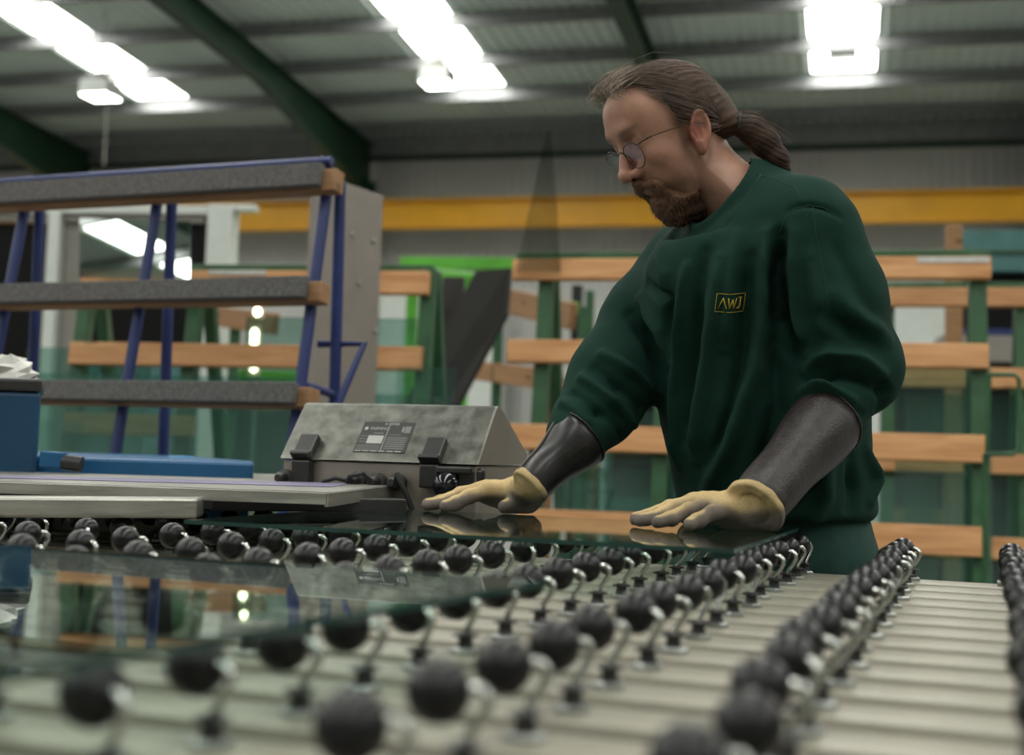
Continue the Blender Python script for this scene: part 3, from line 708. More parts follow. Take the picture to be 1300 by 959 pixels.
# ---- galvanised control box
YB = 2.42
A = at(388, 511, YB + .05); dB = ray(631, 519)
kB = (A.x * TS.y - A.y * TS.x) / (dB.x * TS.y - dB.y * TS.x)          # where the line along the table meets that bearing
B = Vector((dB.x * kB, dB.y * kB, A.z))
C_, D_ = at(364, 579, YB - .10), at(608, 594, YB - .12); zc = (C_.z + D_.z) / 2
ux = (B - A).normalized(); Lb = (B - A).length; uy = Vector((0, 0, 1)).cross(ux)          # uy points away
if uy.y < 0: uy = -uy
MBx = Matrix((ux, uy, Vector((0, 0, 1)))).transposed().to_4x4(); MBx.translation = A
h1 = A.z - zc; zb = A.z - .985; fd = .088
cbx = empty('control_box', Vector((A.x + Lb / 2 * ux.x, A.y, .985)), 'stained galvanised control box with sloping lid and black latches', 'control box')
prof = [(-fd, -h1 + .0), (0, 0), (.02, -.002), (.16, -.13), (.16, -zb), (-fd + .012, -zb), (-fd + .012, -h1)]
# body (below the lid) and the lid
body = [(-fd + .008, -h1 - .002), (.155, -h1 - .002), (.155, -zb), (-fd + .008, -zb)]
MB().prism([(0.004, y, z) for y, z in body], (Lb - .008, 0, 0)).build('body', M_['boxside'], cbx, MBx, bevel=.002)
lid = [(-fd, -h1), (-.004, -.004), (.004, 0), (.014, -.002), (.165, -h1 + .02), (.165, -h1), ]
MB().prism([(0, y, z) for y, z in lid], (Lb, 0, 0)).build('lid', M_['galv'], cbx, MBx, bevel=.0025)
MB().prism([(Lb, y, z) for y, z in lid], (.0015, 0, 0)).build('lid_end', M_['boxside'], cbx, MBx)
# slope frame: origin at lower front edge of lid, x along, y up the slope
sv = Vector((0, fd, h1)).normalized(); sn = Vector((1, 0, 0)).cross(sv)
if sn.y > 0: sn = -sn
MSl = MBx @ (Matrix.Translation((0, -fd, -h1)) @ Matrix((Vector((1, 0, 0)), sv, Vector((1, 0, 0)).cross(sv))).transposed().to_4x4())
sl_len = math.hypot(fd, h1)
for fx in (.13, .78):
    x = fx * Lb
    la = MB().box((x, .022, .008), (.036, .05, .016)).build('latch', M_['blackplastic'], cbx, MSl, bevel=.003)
    MB().box((x, -.002, .012), (.038, .008, .022)).build('latch_lip', M_['blackplastic'], la, MSl, bevel=.002)
    MB().box((x, -fd - .004, -h1 - .022), (.036, .018, .04)).build('latch_base', M_['blackplastic'], la, MBx, bevel=.003)
# rating plate
pl0 = .365 * Lb; pw = .262 * Lb; pz = .020; ph = sl_len * .52
plate = MB().box((pl0 + pw / 2, pz + ph / 2, .0006), (pw, ph, .0012)).build('rating_plate', mat('plate_dark', (.035, .037, .035), .4), cbx, MSl)
M_['ink'] = mat('plate_white_print', (.42, .43, .40), .5, var=.03)
M_['ink2'] = mat('plate_grey_print', (.17, .175, .165), .5, var=.03)
def print_rect(u0, v0, u1, v1, mt='ink'):
    MB().box((pl0 + pw * (u0 + u1) / 2, pz + ph * (v0 + v1) / 2, .0014), (pw * (u1 - u0), ph * (v1 - v0), .0004)).build('print', M_[mt], plate, MSl)
def text_obj(name, body, size, M, mt, parent, align='LEFT', extr=0.0002):
    cu = bpy.data.curves.new(name, 'FONT'); cu.body = body; cu.size = size; cu.extrude = extr; cu.align_x = align; cu.align_y = 'CENTER'
    tmp = bpy.data.objects.new(name, cu); COL.objects.link(tmp); dg = bpy.context.evaluated_depsgraph_get()
    me = bpy.data.meshes.new_from_object(tmp.evaluated_get(dg)); bpy.data.objects.remove(tmp)
    me.name = name; me.materials.clear(); me.materials.append(mt)
    o = bpy.data.objects.new(name, me); link(o, parent, M); return o
def plate_text(t, u, v, size, mt='ink', align='LEFT'):
    text_obj('print', t, size, MSl @ Matrix.Translation((pl0 + pw * u, pz + ph * v, .0015)), M_[mt], plate, align)
plate_text('A-SERIES', .42, .93, .0075)
plate_text('DOMINO', .17, .77, .0085)
MB().lathe([(.0035, 0), (.0035, .0004)], 14, Matrix.Translation((pl0 + pw * .09, pz + ph * .77, .0013))).build('print', M_['ink'], plate, MSl)
print_rect(.52, .06, .53, .88, 'ink')
print_rect(.19, .28, .49, .54, 'ink')
for v in (.50, .41, .32): print_rect(.03, v, .17, v + .025, 'ink2')
print_rect(.26, .60, .46, .63, 'ink2')
for i in range(4): print_rect(.03, .20 - i * .055, .49, .222 - i * .055, 'ink2')
print_rect(.57, .56, .80, .58, 'ink2'); print_rect(.84, .64, .96, .86, 'ink2'); print_rect(.80, .68, .82, .84, 'ink')
for i in range(6): print_rect(.56, .46 - i * .07, .95, .495 - i * .07, 'ink2')
for i in range(6): print_rect(.03 + i * .155, .02, .15 + i * .155, .045, 'ink')
# cable glands, cables and the ball knob along the front
for fx in (.045, .42, .52, .62):
    g = MBx @ Matrix.Translation((fx * Lb, -fd + .006, -h1 - .034)) @ Matrix.Rotation(math.radians(90), 4, 'X')
    MB().lathe([(.013, -.004), (.013, .008), (.0155, .009), (.0155, .017), (.010, .019), (.010, .034), (.006, .040)], 14, g).build('cable_gland', M_['blackplastic'], cbx, auto=35)
def bpt(x, y, z): return MBx @ Vector((x, y, z))
pipe('cable', [bpt(.40 * Lb, -fd - .03, -h1 - .034), bpt(.36 * Lb, -fd - .045, -h1 - .03), bpt(.30 * Lb, -fd - .045, -h1 - .036), bpt(.26 * Lb, -fd - .03, -h1 - .055), bpt(.25 * Lb, -fd + .0, -h1 - .075)], .004, M_['black'], cbx)
pipe('cable', [bpt(.52 * Lb, -fd - .03, -h1 - .034), bpt(.50 * Lb, -fd - .05, -h1 - .02), bpt(.43 * Lb, -fd - .045, -h1 - .026), bpt(.38 * Lb, -fd - .03, -h1 - .06)], .004, M_['black'], cbx)
pipe('cable', [bpt(.64 * Lb, -fd - .03, -h1 - .034), bpt(.67 * Lb, -fd - .05, -h1 - .02), bpt(.71 * Lb, -fd - .05, -h1 - .045), bpt(.74 * Lb, -fd - .04, -h1 - .08)], .0045, M_['black'], cbx)
kc = at(566, 617, YB - .17)
MB().lathe([(max(1e-5, .0225 * math.sin(math.pi * i / 14)), -.0225 * math.cos(math.pi * i / 14)) for i in range(15)], 24, Matrix.Translation(kc)).build('ball_knob', M_['glossblack'], cbx, smooth=True)
pipe('knob_stem', [kc, kc + Vector((.012, .07, .002))], .008, M_['blackplastic'], cbx)
MB().box(kc + Vector((.04, .045, .005)), (.05, .05, .05)).build('connector_block', M_['blackplastic'], cbx, bevel=.006)
MB().box(kc + Vector((.012, .02, .026)), (.06, .03, .012)).build('connector_clip', M_['blackplastic'], cbx, bevel=.003)
# pedestal that carries the box behind the table
MB().box((Lb / 2, .06, -zb - .02), (Lb * .9, .22, .04)).build('mounting_plate', M_['zinc'], cbx, MBx, bevel=.003)
MB().box((Lb / 2, .09, -zb - .04 - (.985 - .04) / 2), (.10, .10, .985 - .04)).build('pedestal', M_['grey'], cbx, MBx)
# ================================================================== sculpting helpers: distance fields -> one continuous surface
def v3(p): return np.array([p[0], p[1], p[2]], dtype=np.float32)
def smin(a, b, k): 
    h = np.clip(.5 + .5 * (b - a) / k, 0, 1); return b + (a - b) * h - k * h * (1 - h)
def smax(a, b, k): return -smin(-a, -b, k)
class Grid:
    def __init__(s, lo, hi, h):
        s.lo = np.array(lo, dtype=np.float32); s.h = h
        s.n = np.ceil((np.array(hi) - s.lo) / h).astype(int) + 1
        ax = [s.lo[i] + h * np.arange(s.n[i], dtype=np.float32) for i in range(3)]
        s.X, s.Y, s.Z = np.meshgrid(*ax, indexing='ij')
def caps(g, a, b, ra, rb, sc=None):
    """tapered capsule; sc = (matrix 3x3, scale xyz) squeezes space about the segment"""
    a = v3(a); b = v3(b); X, Y, Z = g.X - a[0], g.Y - a[1], g.Z - a[2]; d = b - a
    t = np.clip((X * d[0] + Y * d[1] + Z * d[2]) / max(1e-9, float(d @ d)), 0, 1)
    X = X - t * d[0]; Y = Y - t * d[1]; Z = Z - t * d[2]
    if sc is not None:
        R_, k = sc
        U = (X * R_[0][0] + Y * R_[0][1] + Z * R_[0][2]) * k[0]; V = (X * R_[1][0] + Y * R_[1][1] + Z * R_[1][2]) * k[1]; W = (X * R_[2][0] + Y * R_[2][1] + Z * R_[2][2]) * k[2]
        return np.sqrt(U * U + V * V + W * W) - (ra + (rb - ra) * t)
    return np.sqrt(X * X + Y * Y + Z * Z) - (ra + (rb - ra) * t)
def chain(g, pts, rs, k=None, sc=None):
    d = None
    for i in range(len(pts) - 1):
        c = caps(g, pts[i], pts[i + 1], rs[i], rs[i + 1], sc); d = c if d is None else (np.minimum(d, c) if not k else smin(d, c, k))
    return d
def ell(g, c, r, R_=None):
    c = v3(c); X, Y, Z = g.X - c[0], g.Y - c[1], g.Z - c[2]
    if R_ is not None:
        X, Y, Z = (X * R_[0][0] + Y * R_[0][1] + Z * R_[0][2], X * R_[1][0] + Y * R_[1][1] + Z * R_[1][2], X * R_[2][0] + Y * R_[2][1] + Z * R_[2][2])
    k0 = np.sqrt((X / r[0]) ** 2 + (Y / r[1]) ** 2 + (Z / r[2]) ** 2); k1 = np.sqrt((X / r[0] ** 2) ** 2 + (Y / r[1] ** 2) ** 2 + (Z / r[2] ** 2) ** 2)
    return k0 * (k0 - 1) / np.maximum(k1, 1e-6)
def nets(g, vol):
    """naive surface nets"""
    s = vol < 0; nx, ny, nz = vol.shape
    cnt = np.zeros((nx - 1, ny - 1, nz - 1), np.int8)
    for i in (0, 1):
        for j in (0, 1):
            for k in (0, 1): cnt += s[i:nx - 1 + i, j:ny - 1 + j, k:nz - 1 + k]
    act = (cnt > 0) & (cnt < 8); I, J, K = np.nonzero(act)
    idx = np.full(act.shape, -1, np.int64); idx[I, J, K] = np.arange(len(I))
    acc = np.zeros((len(I), 3)); num = np.zeros(len(I))
    cs = [(i, j, k) for i in (0, 1) for j in (0, 1) for k in (0, 1)]
    val = {c: vol[I + c[0], J + c[1], K + c[2]] for c in cs}
    for c in cs:
        for ax in range(3):
            if c[ax] == 0:
                e = list(c); e[ax] = 1; e = tuple(e); a, b = val[c], val[e]
                m = (a < 0) != (b < 0); t = np.where(m, a / np.where(m, a - b, 1), 0)
                for q in range(3): acc[:, q] += np.where(m, c[q] + (t if q == ax else 0), 0)
                num += m
    P = (acc / num[:, None] + np.stack([I, J, K], 1)) * g.h + g.lo
    F = []
    for ax in range(3):
        sl0 = [slice(1, -1)] * 3; sl1 = [slice(1, -1)] * 3; sl0[ax] = slice(0, -1); sl1[ax] = slice(1, None)
        A, B = s[tuple(sl0)], s[tuple(sl1)]; ch = A != B; q = np.stack(np.nonzero(ch), 1); flip = A[ch]
        off = np.array([1, 1, 1]); off[ax] = 0; q = q + off
        u, w = [(1, 2), (2, 0), (0, 1)][ax]
        def cell(du, dw):
            c = q.copy(); c[:, u] += du; c[:, w] += dw; return idx[c[:, 0], c[:, 1], c[:, 2]]
        quad = np.stack([cell(-1, -1), cell(0, -1), cell(0, 0), cell(-1, 0)], 1)
        quad[~flip] = quad[~flip][:, ::-1]; F.append(quad)
    F = np.concatenate(F); F = F[(F >= 0).all(1)]
    return P, F
def relax(P, F, it=2, lam=.5):
    """light smoothing"""
    e = np.concatenate([F[:, [0, 1]], F[:, [1, 2]], F[:, [2, 3]], F[:, [3, 0]]]); n = len(P)
    for _ in range(it):
        S = np.zeros_like(P); c = np.zeros(n)
        for a, b in ((0, 1), (1, 0)):
            np.add.at(S, e[:, a], P[e[:, b]]); np.add.at(c, e[:, a], 1)
        P = P + lam * (S / np.maximum(c, 1)[:, None] - P)
    return P
def normals(P, F):
    n = np.cross(P[F[:, 2]] - P[F[:, 0]], P[F[:, 3]] - P[F[:, 1]]); N_ = np.zeros_like(P)
    for k in range(4): np.add.at(N_, F[:, k], n)
    return N_ / np.maximum(np.linalg.norm(N_, axis=1), 1e-12)[:, None]
def np_obj(name, P, F, mt, parent=None, col=None, M=None):
    me = bpy.data.meshes.new(name); me.vertices.add(len(P)); me.vertices.foreach_set('co', P.astype(np.float32).ravel())
    me.loops.add(F.size); me.loops.foreach_set('vertex_index', F.astype(np.int32).ravel())
    me.polygons.add(len(F)); me.polygons.foreach_set('loop_start', np.arange(0, F.size, 4, dtype=np.int32))
    me.update(calc_edges=True); me.validate(); me.shade_smooth(); me.materials.append(mt)
    if col is not None:
        a = me.attributes.new('Col', 'FLOAT_COLOR', 'POINT'); c = np.ones((len(P), 4), np.float32); c[:, :3] = col; a.data.foreach_set('color', c.ravel())
    o = bpy.data.objects.new(name, me); link(o, parent, M); return o
def vnoise(P, scale, seed=0):
    """cheap smooth value noise from sines, about -1..1"""
    r = np.random.RandomState(seed); out = np.zeros(len(P))
    for i in range(7):
        d = r.normal(size=3); d *= scale * r.uniform(.6, 1.7) / np.linalg.norm(d); out += np.sin(P @ d + r.uniform(0, 6.28))
    return out / 3.0
def seg_dist(P, pts):
    best = np.full(len(P), 1e9)
    for a, b in zip(pts[:-1], pts[1:]):
        a = np.array(a); b = np.array(b); d = b - a; t = np.clip(((P - a) @ d) / max(1e-12, d @ d), 0, 1)
        best = np.minimum(best, np.linalg.norm(P - a - t[:, None] * d, axis=1))
    return best
# ================================================================== the man
man = empty('person', (at(1000, 690, 2.16).x, 2.16, 0), 'man with ponytail, glasses and beard in dark green sweatshirt leaning over the table', 'person')
FB = Vector((-.89, -.46, 0)).normalized(); LB = Vector((.46, -.89, 0)).normalized()      # body forward / left
HY = 2.02
EAR = at(882, 172, HY)
# head frame: x forward, y to his left, z up
yaw_h = math.radians(20); pit = math.radians(29)
fh = Vector((-math.cos(yaw_h), -math.sin(yaw_h), 0)); lh = Vector((math.sin(yaw_h), -math.cos(yaw_h), 0))
fx_ = (fh * math.cos(pit) - Vector((0, 0, 1)) * math.sin(pit)).normalized(); uz_ = lh.cross(fx_) * -1
uz_ = fx_.cross(lh)
MHd = Matrix((fx_, lh, uz_)).transposed().to_4x4()
MHd.translation = EAR - lh * .074
HI = MHd.inverted()
def hl(p): return HI @ Vector(p)               # world -> head
def hw(p): return MHd @ Vector(p)              # head -> world

M_['skin'] = attr_mat('skin', rough=.48, spec=.4, sss=.12, var=.10, vscale=60, bump=.10, bscale=420)
M_['hair'] = attr_mat('brown_hair', rough=.62, spec=.2, var=.45, vscale=60, bump=.35, bscale=260, stretch=(.15, 1.6, 1.0))
M_['strand'] = mat('hair_strand', (.085, .048, .027), .55, var=.35, scale=40)
M_['beardm'] = attr_mat('beard_hair', rough=.6, var=.45, vscale=260, bump=.9, bscale=520, spec=.25)

def hdef(Q):
    Q = np.array(Q, dtype=float); x, z = Q[:, 0].copy(), Q[:, 2].copy()
    Q[:, 0] = np.where(x > 0, x * .845, x)
    f = np.clip(x / .03, 0, 1)
    Q[:, 0] = Q[:, 0] - .15 * np.clip(.09 - z, 0, .22) * np.clip(x / .06, 0, 1)
    Q[:, 2] = np.where(z > 0, z * 1.06, z * (1 - .01 * f)); return Q
def hb(m):
    m.v = [Vector(q) for q in hdef([list(v) for v in m.v])]; return m

# ---------------- body: head, neck and upper chest in one skin
g = Grid((-.13, -.115, -.22), (.16, .115, .15), .0021)
d = ell(g, (.002, 0, .040), (.097, .0745, .079))                                # cranium
d = smin(d, ell(g, (-.030, 0, .030), (.066, .070, .070)), .02)                    # occiput
d = smin(d, ell(g, (.058, 0, .050), (.047, .058, .052)), .03)                     # forehead
d = smin(d, ell(g, (.050, 0, -.012), (.054, .061, .062)), .03)                    # mid face
d = smin(d, ell(g, (.048, 0, -.058), (.052, .050, .040)), .025)                   # jaw
d = smin(d, ell(g, (.086, 0, -.082), (.022, .024, .020)), .02)                    # chin
for sy in (-1, 1):
    d = smin(d, ell(g, (.076, sy * .043, -.004), (.024, .021, .017)), .018)        # cheekbone
    d = smin(d, caps(g, (.012, sy * .056, -.030), (.062, sy * .040, -.080), .014, .012), .02)   # jaw line
d = smin(d, caps(g, (.098, -.026, .046), (.098, .026, .046), .0115, .0115), .014)    # brow
for sy in (-1, 1):
    d = smax(d, -ell(g, (.113, sy * .031, .027), (.017, .0165, .0115)), .010)      # sockets
    d = smin(d, ell(g, (.0895, sy * .031, .0255), (.0125, .0135, .0120)), .004)     # eyeball under lids
    d = smin(d, caps(g, (.099, sy * .019, .0325), (.095, sy * .042, .0315), .0032, .0030), .004)    # upper lid
    d = smin(d, caps(g, (.0985, sy * .020, .0195), (.0945, sy * .041, .0205), .0026, .0026), .004)   # lower lid
d = smin(d, caps(g, (.1040, 0, .032), (.1335, 0, -.010), .0070, .0104), .010)       # nose ridge
d = smin(d, ell(g, (.1355, 0, -.0130), (.0125, .0115, .0105)), .006)                # tip
for sy in (-1, 1):
    d = smin(d, ell(g, (.1190, sy * .0130, -.0150), (.0130, .0078, .0080)), .005)   # wings
    d = smax(d, -ell(g, (.1250, sy * .0070, -.0230), (.0060, .0032, .0045)), .003)   # nostrils
    d = smin(d, caps(g, (.104, sy * .020, -.010), (.092, sy * .036, -.042), .0085, .0075), .012)  # cheek fold
for sy in (-1, 1): d = smin(d, ell(g, (.066, sy * .040, -.034), (.030, .020, .030)), .02)   # cheek
d = smin(d, ell(g, (.098, 0, -.038), (.019, .026, .020)), .012)                    # muzzle
d = smin(d, caps(g, (.1130, -.013, -.0385), (.1130, .013, -.0385), .0050, .0050), .004)   # lips
d = smin(d, caps(g, (.1100, -.012, -.0475), (.1100, .012, -.0475), .0055, .0055), .004)
for sy in (-1, 1):                                                               # ears
    ya = sy * .0745; tilt = math.radians(22)
    Re = [(math.cos(tilt), 0, math.sin(tilt)), (0, 1, 0), (-math.sin(tilt), 0, math.cos(tilt))]
    Rf = [(math.cos(tilt) * .94, sy * -.34, math.sin(tilt)), (.34 * sy, .94, 0), (-math.sin(tilt), 0, math.cos(tilt))]
    ear = ell(g, (-.007, ya + sy * .006, .003), (.0185, .0075, .0320), Rf)
    ear = smin(ear, ell(g, (.003, ya + sy * .004, -.0225), (.0095, .0062, .0110), Rf), .006)       # lobe
    ear = smax(ear, -ell(g, (-.0085, ya + sy * .0140, .009), (.0120, .0078, .0215), Rf), .002)       # scapha
    ear = smin(ear, caps(g, (-.0135, ya + sy * .0065, .018), (-.0085, ya + sy * .0065, -.010), .0034, .0034), .003)   # antihelix
    ear = smax(ear, -ell(g, (.0045, ya + sy * .0085, -.001), (.0065, .006, .0085)), .002)
    ear = smin(ear, ell(g, (.0095, ya + sy * .0025, -.001), (.004, .004, .006)), .003)              # tragus
    d = smin(d, ear, .004)
nk = hl(at(930, 262, 2.070)); nb = hl(at(950, 330, 2.10))
d = smin(d, caps(g, (-.026, 0, -.025), nk, .052, .056), .022)                       # neck
d = np.minimum(d, 9)
d = smin(d, caps(g, nk, (nk.x - .03, nk.y, nk.z - .09), .060, .085), .03)
for sy in (-1, 1):
    d = smin(d, caps(g, (-.028, sy * .052, -.030), (nk.x + .045, nk.y + sy * .018, nk.z - .01), .0095, .0085), .012)   # neck muscle
P, F = nets(g, d); P = relax(P, F, 1, .4)
x, y, z = P[:, 0], P[:, 1], P[:, 2]
col = np.tile(np.array([.37, .195, .132]), (len(P), 1))
def blend(mask, c): 
    global col
    m = np.clip(mask, 0, 1)[:, None]; col = col * (1 - m) + np.array(c) * m
gs = lambda c, r: np.exp(-(((x - c[0]) / r[0]) ** 2 + ((np.abs(y) - c[1]) / r[1]) ** 2 + ((z - c[2]) / r[2]) ** 2))
blend(.55 * gs((0, .078, .004), (.022, .02, .035)), (.44, .095, .07))       # ears flushed
blend(.5 * gs((.125, 0, -.004), (.016, .018, .016)), (.40, .15, .11))       # nose
blend(.35 * gs((.08, .045, -.012), (.03, .03, .022)), (.38, .15, .105))      # cheeks
blend(.6 * gs((.113, 0, -.043), (.008, .020, .0085)), (.42, .15, .12))       # lips
blend(.35 * gs((.095, .031, .016), (.016, .018, .010)), (.36, .19, .15))     # under the eyes
st = 1 / (1 + np.exp(-(-.020 - z + .25 * (.03 - x)) / .012)) * (1 / (1 + np.exp(-(x + .002) / .010))) * (z > -.13)
blend(.72 * st, (.15, .082, .055))                                            # stubble
sb = np.exp(-(((x - .026) / .014) ** 2 + ((z - .0) / .030) ** 2)) * (np.abs(y) > .045); blend(.75 * sb, (.11, .065, .042))
br = np.exp(-((z - .0475 - .06 * (np.abs(y) - .03)) / .0052) ** 2) * np.exp(-((np.abs(y) - .031) / .018) ** 4) * (x > .06); blend(.85 * br, (.085, .05, .034))
er = 1 - np.clip((np.sqrt(((x - .098) / 1) ** 2 + ((np.abs(y) - .031)) ** 2 + (z - .0255) ** 2) - .0075) / .003, 0, 1)
col = np.clip(col * (1 + .05 * vnoise(P, 160, 3))[:, None], 0, 1)
body = np_obj('body', hdef(P), F, M_['skin'], man, col, MHd)
# eyes: lids lowered, a sliver of white and iris between them
for sy in (-1, 1):
    e = MB().lathe([(max(1e-5, .0108 * math.sin(math.pi * i / 12)), -.0108 * math.cos(math.pi * i / 12)) for i in range(13)], 18, Matrix.Translation((.0905, sy * .0305, .0250)) @ Matrix.Rotation(math.radians(100), 4, 'Y'))
    ey = hb(e).build('eye', mat('eye_white', (.55, .50, .45), .15, var=.05), man, MHd, smooth=True)
    ir = MB().lathe([(.0055, 0), (.0045, .0009), (0, .0012)], 14, Matrix.Translation((.0905, sy * .0305, .0250)) @ Matrix.Rotation(math.radians(108), 4, 'Y') @ Matrix.Translation((0, 0, .0099)), cap=False)
    hb(ir).build('iris', mat('iris', (.05, .06, .07), .1), ey, MHd, smooth=True)

# ---------------- hair cap, swept back to the tie
TIE = hl(at(931, 158, HY + .035)); 
g = Grid((-.13, -.10, -.08), (.12, .10, .15), .0022)
cap = ell(g, (.000, 0, .044), (.104, .0815, .0835)); cap = smin(cap, ell(g, (-.032, 0, .032), (.072, .077, .074)), .02)
cap = smin(cap, ell(g, (.048, 0, .074), (.042, .046, .050)), .03)
cap = smin(cap, caps(g, (-.085, 0, .02), TIE, .034, .015), .03)
X, Y_, Z = g.X, np.abs(g.Y), g.Z
# hairline: front edge in x as a function of height and side
hx = np.interp(Z, [-.06, -.02, .012, .03, .06, .09, .112, .126, .15], [-.034, -.028, -.012, .024, .030, .040, .054, .078, .10]).astype(np.float32)
hx = hx + .018 * np.clip(1 - Y_ / .03, 0, 1) * (Z > .08)
tt = np.clip((X - hx + .040) / .040, 0, 1); cap = cap + .0085 * tt * tt
cut = (X - hx) * .8
cap = smax(cap, cut, .006)
cap = smax(cap, -.050 - Z - .35 * (X + .05), .008)
inner = ell(g, (.002, 0, .040), (.092, .070, .074))
cap = smax(cap, -inner, .004)
# keep the ears free
for sy in (-1, 1): cap = smax(cap, -ell(g, (-.004, sy * .082, .000), (.0215, .016, .0335)), .006)
P, F = nets(g, cap); P = relax(P, F, 1, .4); N_ = normals(P, F)
ang = np.arctan2(P[:, 1], P[:, 2] - .02)
P = P + N_ * (.0005 * np.sin(ang * 61 + 5 * np.sin(P[:, 0] * 25 + 3 * ang)) + .0005 * np.sin(ang * 37 + 2 * np.sin(P[:, 0] * 33)) + .0008 * vnoise(P, 60, 5))[:, None]
grey = np.clip((P[:, 0] - .02) / .06, 0, 1) * np.clip((P[:, 2] - .085) / .03, 0, 1)
col = np.tile(np.array([.050, .028, .017]), (len(P), 1)) * (1 - grey[:, None]) + np.array([.15, .105, .075]) * grey[:, None]
hair = np_obj('hair', hdef(P), F, M_['hair'], man, col, MHd)
# ponytail
pts = [at(928, 157, HY + .035), at(940, 158, HY + .035), at(955, 166, HY + .03), at(972, 182, HY + .025), at(988, 201, HY + .02), at(1001, 219, HY + .015)]
pl_ = [Vector(p) for p in pts]; lo = np.min([list(p) for p in pl_], 0) - .05; hi = np.max([list(p) for p in pl_], 0) + .05
g = Grid(lo, hi, .0024)
d = chain(g, pl_, [.012, .0155, .0205, .0215, .0165, .004], .008)
P, F = nets(g, d); N_ = normals(P, F)
ctr = np.array([list(p) for p in pl_]).mean(0); th = np.arctan2((P - ctr)[:, 1], (P - ctr)[:, 2] + .5 * (P - ctr)[:, 0])
P = P + N_ * (.0006 * np.sin(th * 31 + 2 * vnoise(P, 30, 2)) + .0005 * np.sin(th * 17) + .0010 * vnoise(P, 70, 8))[:, None]
np_obj('ponytail', P, F, M_['hair'], man, np.tile(np.array([.034, .019, .012]), (len(P), 1)))
tb = MB(); c0 = at(934, 157.5, HY + .035); c1 = at(941, 159, HY + .035)
tb.tube([c0, c0 + (c1 - c0) * .25, c0 + (c1 - c0) * .75, c1], [.0155, .018, .018, .0155], 18); tb.build('hair_tie', M_['black'], man, smooth=True)
# loose strands lying over the cap and flying off the crown
rs = random.Random(5); sv_ = MB()
def cap_r(dv):
    """radius of the hair cap along direction dv from its centre"""
    q = 1 / math.sqrt((dv.x / .105) ** 2 + (dv.y / .0825) ** 2 + (dv.z / .0845) ** 2); return q
CC = Vector((0, 0, .044)); td = (TIE - CC).normalized()
def slerp(a, b, t):
    w = a.angle(b); 
    return (a * math.sin((1 - t) * w) + b * math.sin(t * w)) / math.sin(w)
for i in range(620):
    zz = rs.uniform(.0, .135); side = rs.choice((-1, 1, 1)); 
    hxv = float(np.interp(zz, [-.06, .012, .03, .06, .09, .112, .126, .15], [-.03, -.012, .024, .030, .040, .054, .078, .10]))
    a = Vector((hxv + rs.uniform(-.020, .012), side * math.sqrt(max(0, 1 - (hxv / .105) ** 2 - min(.98, ((zz - .044) / .0845) ** 2))) * .0825, zz - .044)).normalized()
    pts_ = []; lift = rs.uniform(-.0005, .0025); fly = rs.random() < .10; n = 9
    for k in range(n):
        t = k / (n - 1) * rs.uniform(.985, 1.0); dv = slerp(a, td, t).normalized()
        r = cap_r(dv) + lift * math.sin(math.pi * min(1, t * 1.1)) + (rs.uniform(.0, .004) + .010 * math.sin(math.pi * t) if fly else 0) + .0006
        if dv.x > .5 and dv.z > .5: r += .004
        e = CC + dv * r
        if t > .8: e = e + (TIE - e) * ((t - .8) / .2) * .8
        pts_.append(e)
    sv_.tube(pts_, [.00022] + [.00035] * (n - 2) + [.0002], 3, cap=False)
tf_ = MB()
for i in range(170):         # thin greying front tuft swept up and back
    y0 = rs.uniform(-.040, .050); a = Vector((.084 + rs.uniform(-.030, .012), y0, .113 - abs(y0) * .45)); q = rs.uniform(.5, 1.25)
    pts_ = [a, a + Vector((.009 * q, rs.uniform(-.003, .003), .008)), a + Vector((.006 * q, rs.uniform(-.005, .005), .017 * q)), a + Vector((-.016, rs.uniform(-.007, .007), .022 * q)), a + Vector((-.050, rs.uniform(-.01, .01), .019 * q + .004))]
    tf_.tube(pts_, [.00035, .00042, .0004, .0003, .0002], 3, cap=False)
tfo = hb(tf_).build('front_tuft', mat('grey_strand', (.26, .205, .155), .6, var=.3, scale=60), man, MHd); tag(tfo, kind='stuff')
for i in range(46):          # frizz over the ponytail
    b = Vector(pts[2]) if i % 2 else Vector(pts[3]); r1 = Vector((rs.uniform(-.012, .02), rs.uniform(-.015, .015), rs.uniform(.012, .024)))
    p0_, p1_, p2_ = Vector(pts[0]) + Vector((0, 0, .012)), b + r1 + Vector((0, 0, .008)), b + r1 + Vector((rs.uniform(.01, .03), 0, -rs.uniform(.005, .03)))
    sv_.tube([hl(p0_), hl((p0_ + p1_) / 2 + Vector((0, 0, .006))), hl(p1_), hl(p2_)], [.00025, .0003, .00028, .0002], 3, cap=False)
hs = hb(sv_).build('loose_hair', M_['strand'], man, MHd); tag(hs, kind='stuff')

# ---------------- beard and moustache
g = Grid((-.02, -.062, -.140), (.145, .062, -.005), .0019)
d = ell(g, (.088, 0, -.084), (.031, .034, .034))
d = smin(d, ell(g, (.066, 0, -.102), (.040, .036, .022)), .015)
d = smin(d, ell(g, (.036, 0, -.104), (.040, .042, .024)), .015)
for sy in (-1, 1):
    d = smin(d, caps(g, (.1215, sy * .003, -.0330), (.105, sy * .027, -.046), .0092, .0095), .008)
    d = smin(d, caps(g, (.103, sy * .027, -.044), (.088, sy * .033, -.075), .0095, .012), .012)
    d = smin(d, caps(g, (.086, sy * .034, -.082), (.050, sy * .050, -.078), .011, .006), .014)
d = smax(d, -ell(g, (.130, 0, -.0465), (.012, .013, .0028)), .004)
P, F = nets(g, d); N_ = normals(P, F)
P = P + N_ * (.0012 * vnoise(P, 240, 4) + .0009 * vnoise(P, 520, 9) + .001 * vnoise(P, 90, 6))[:, None]
low = np.clip((-.05 - P[:, 2]) / .05, 0, 1)[:, None]
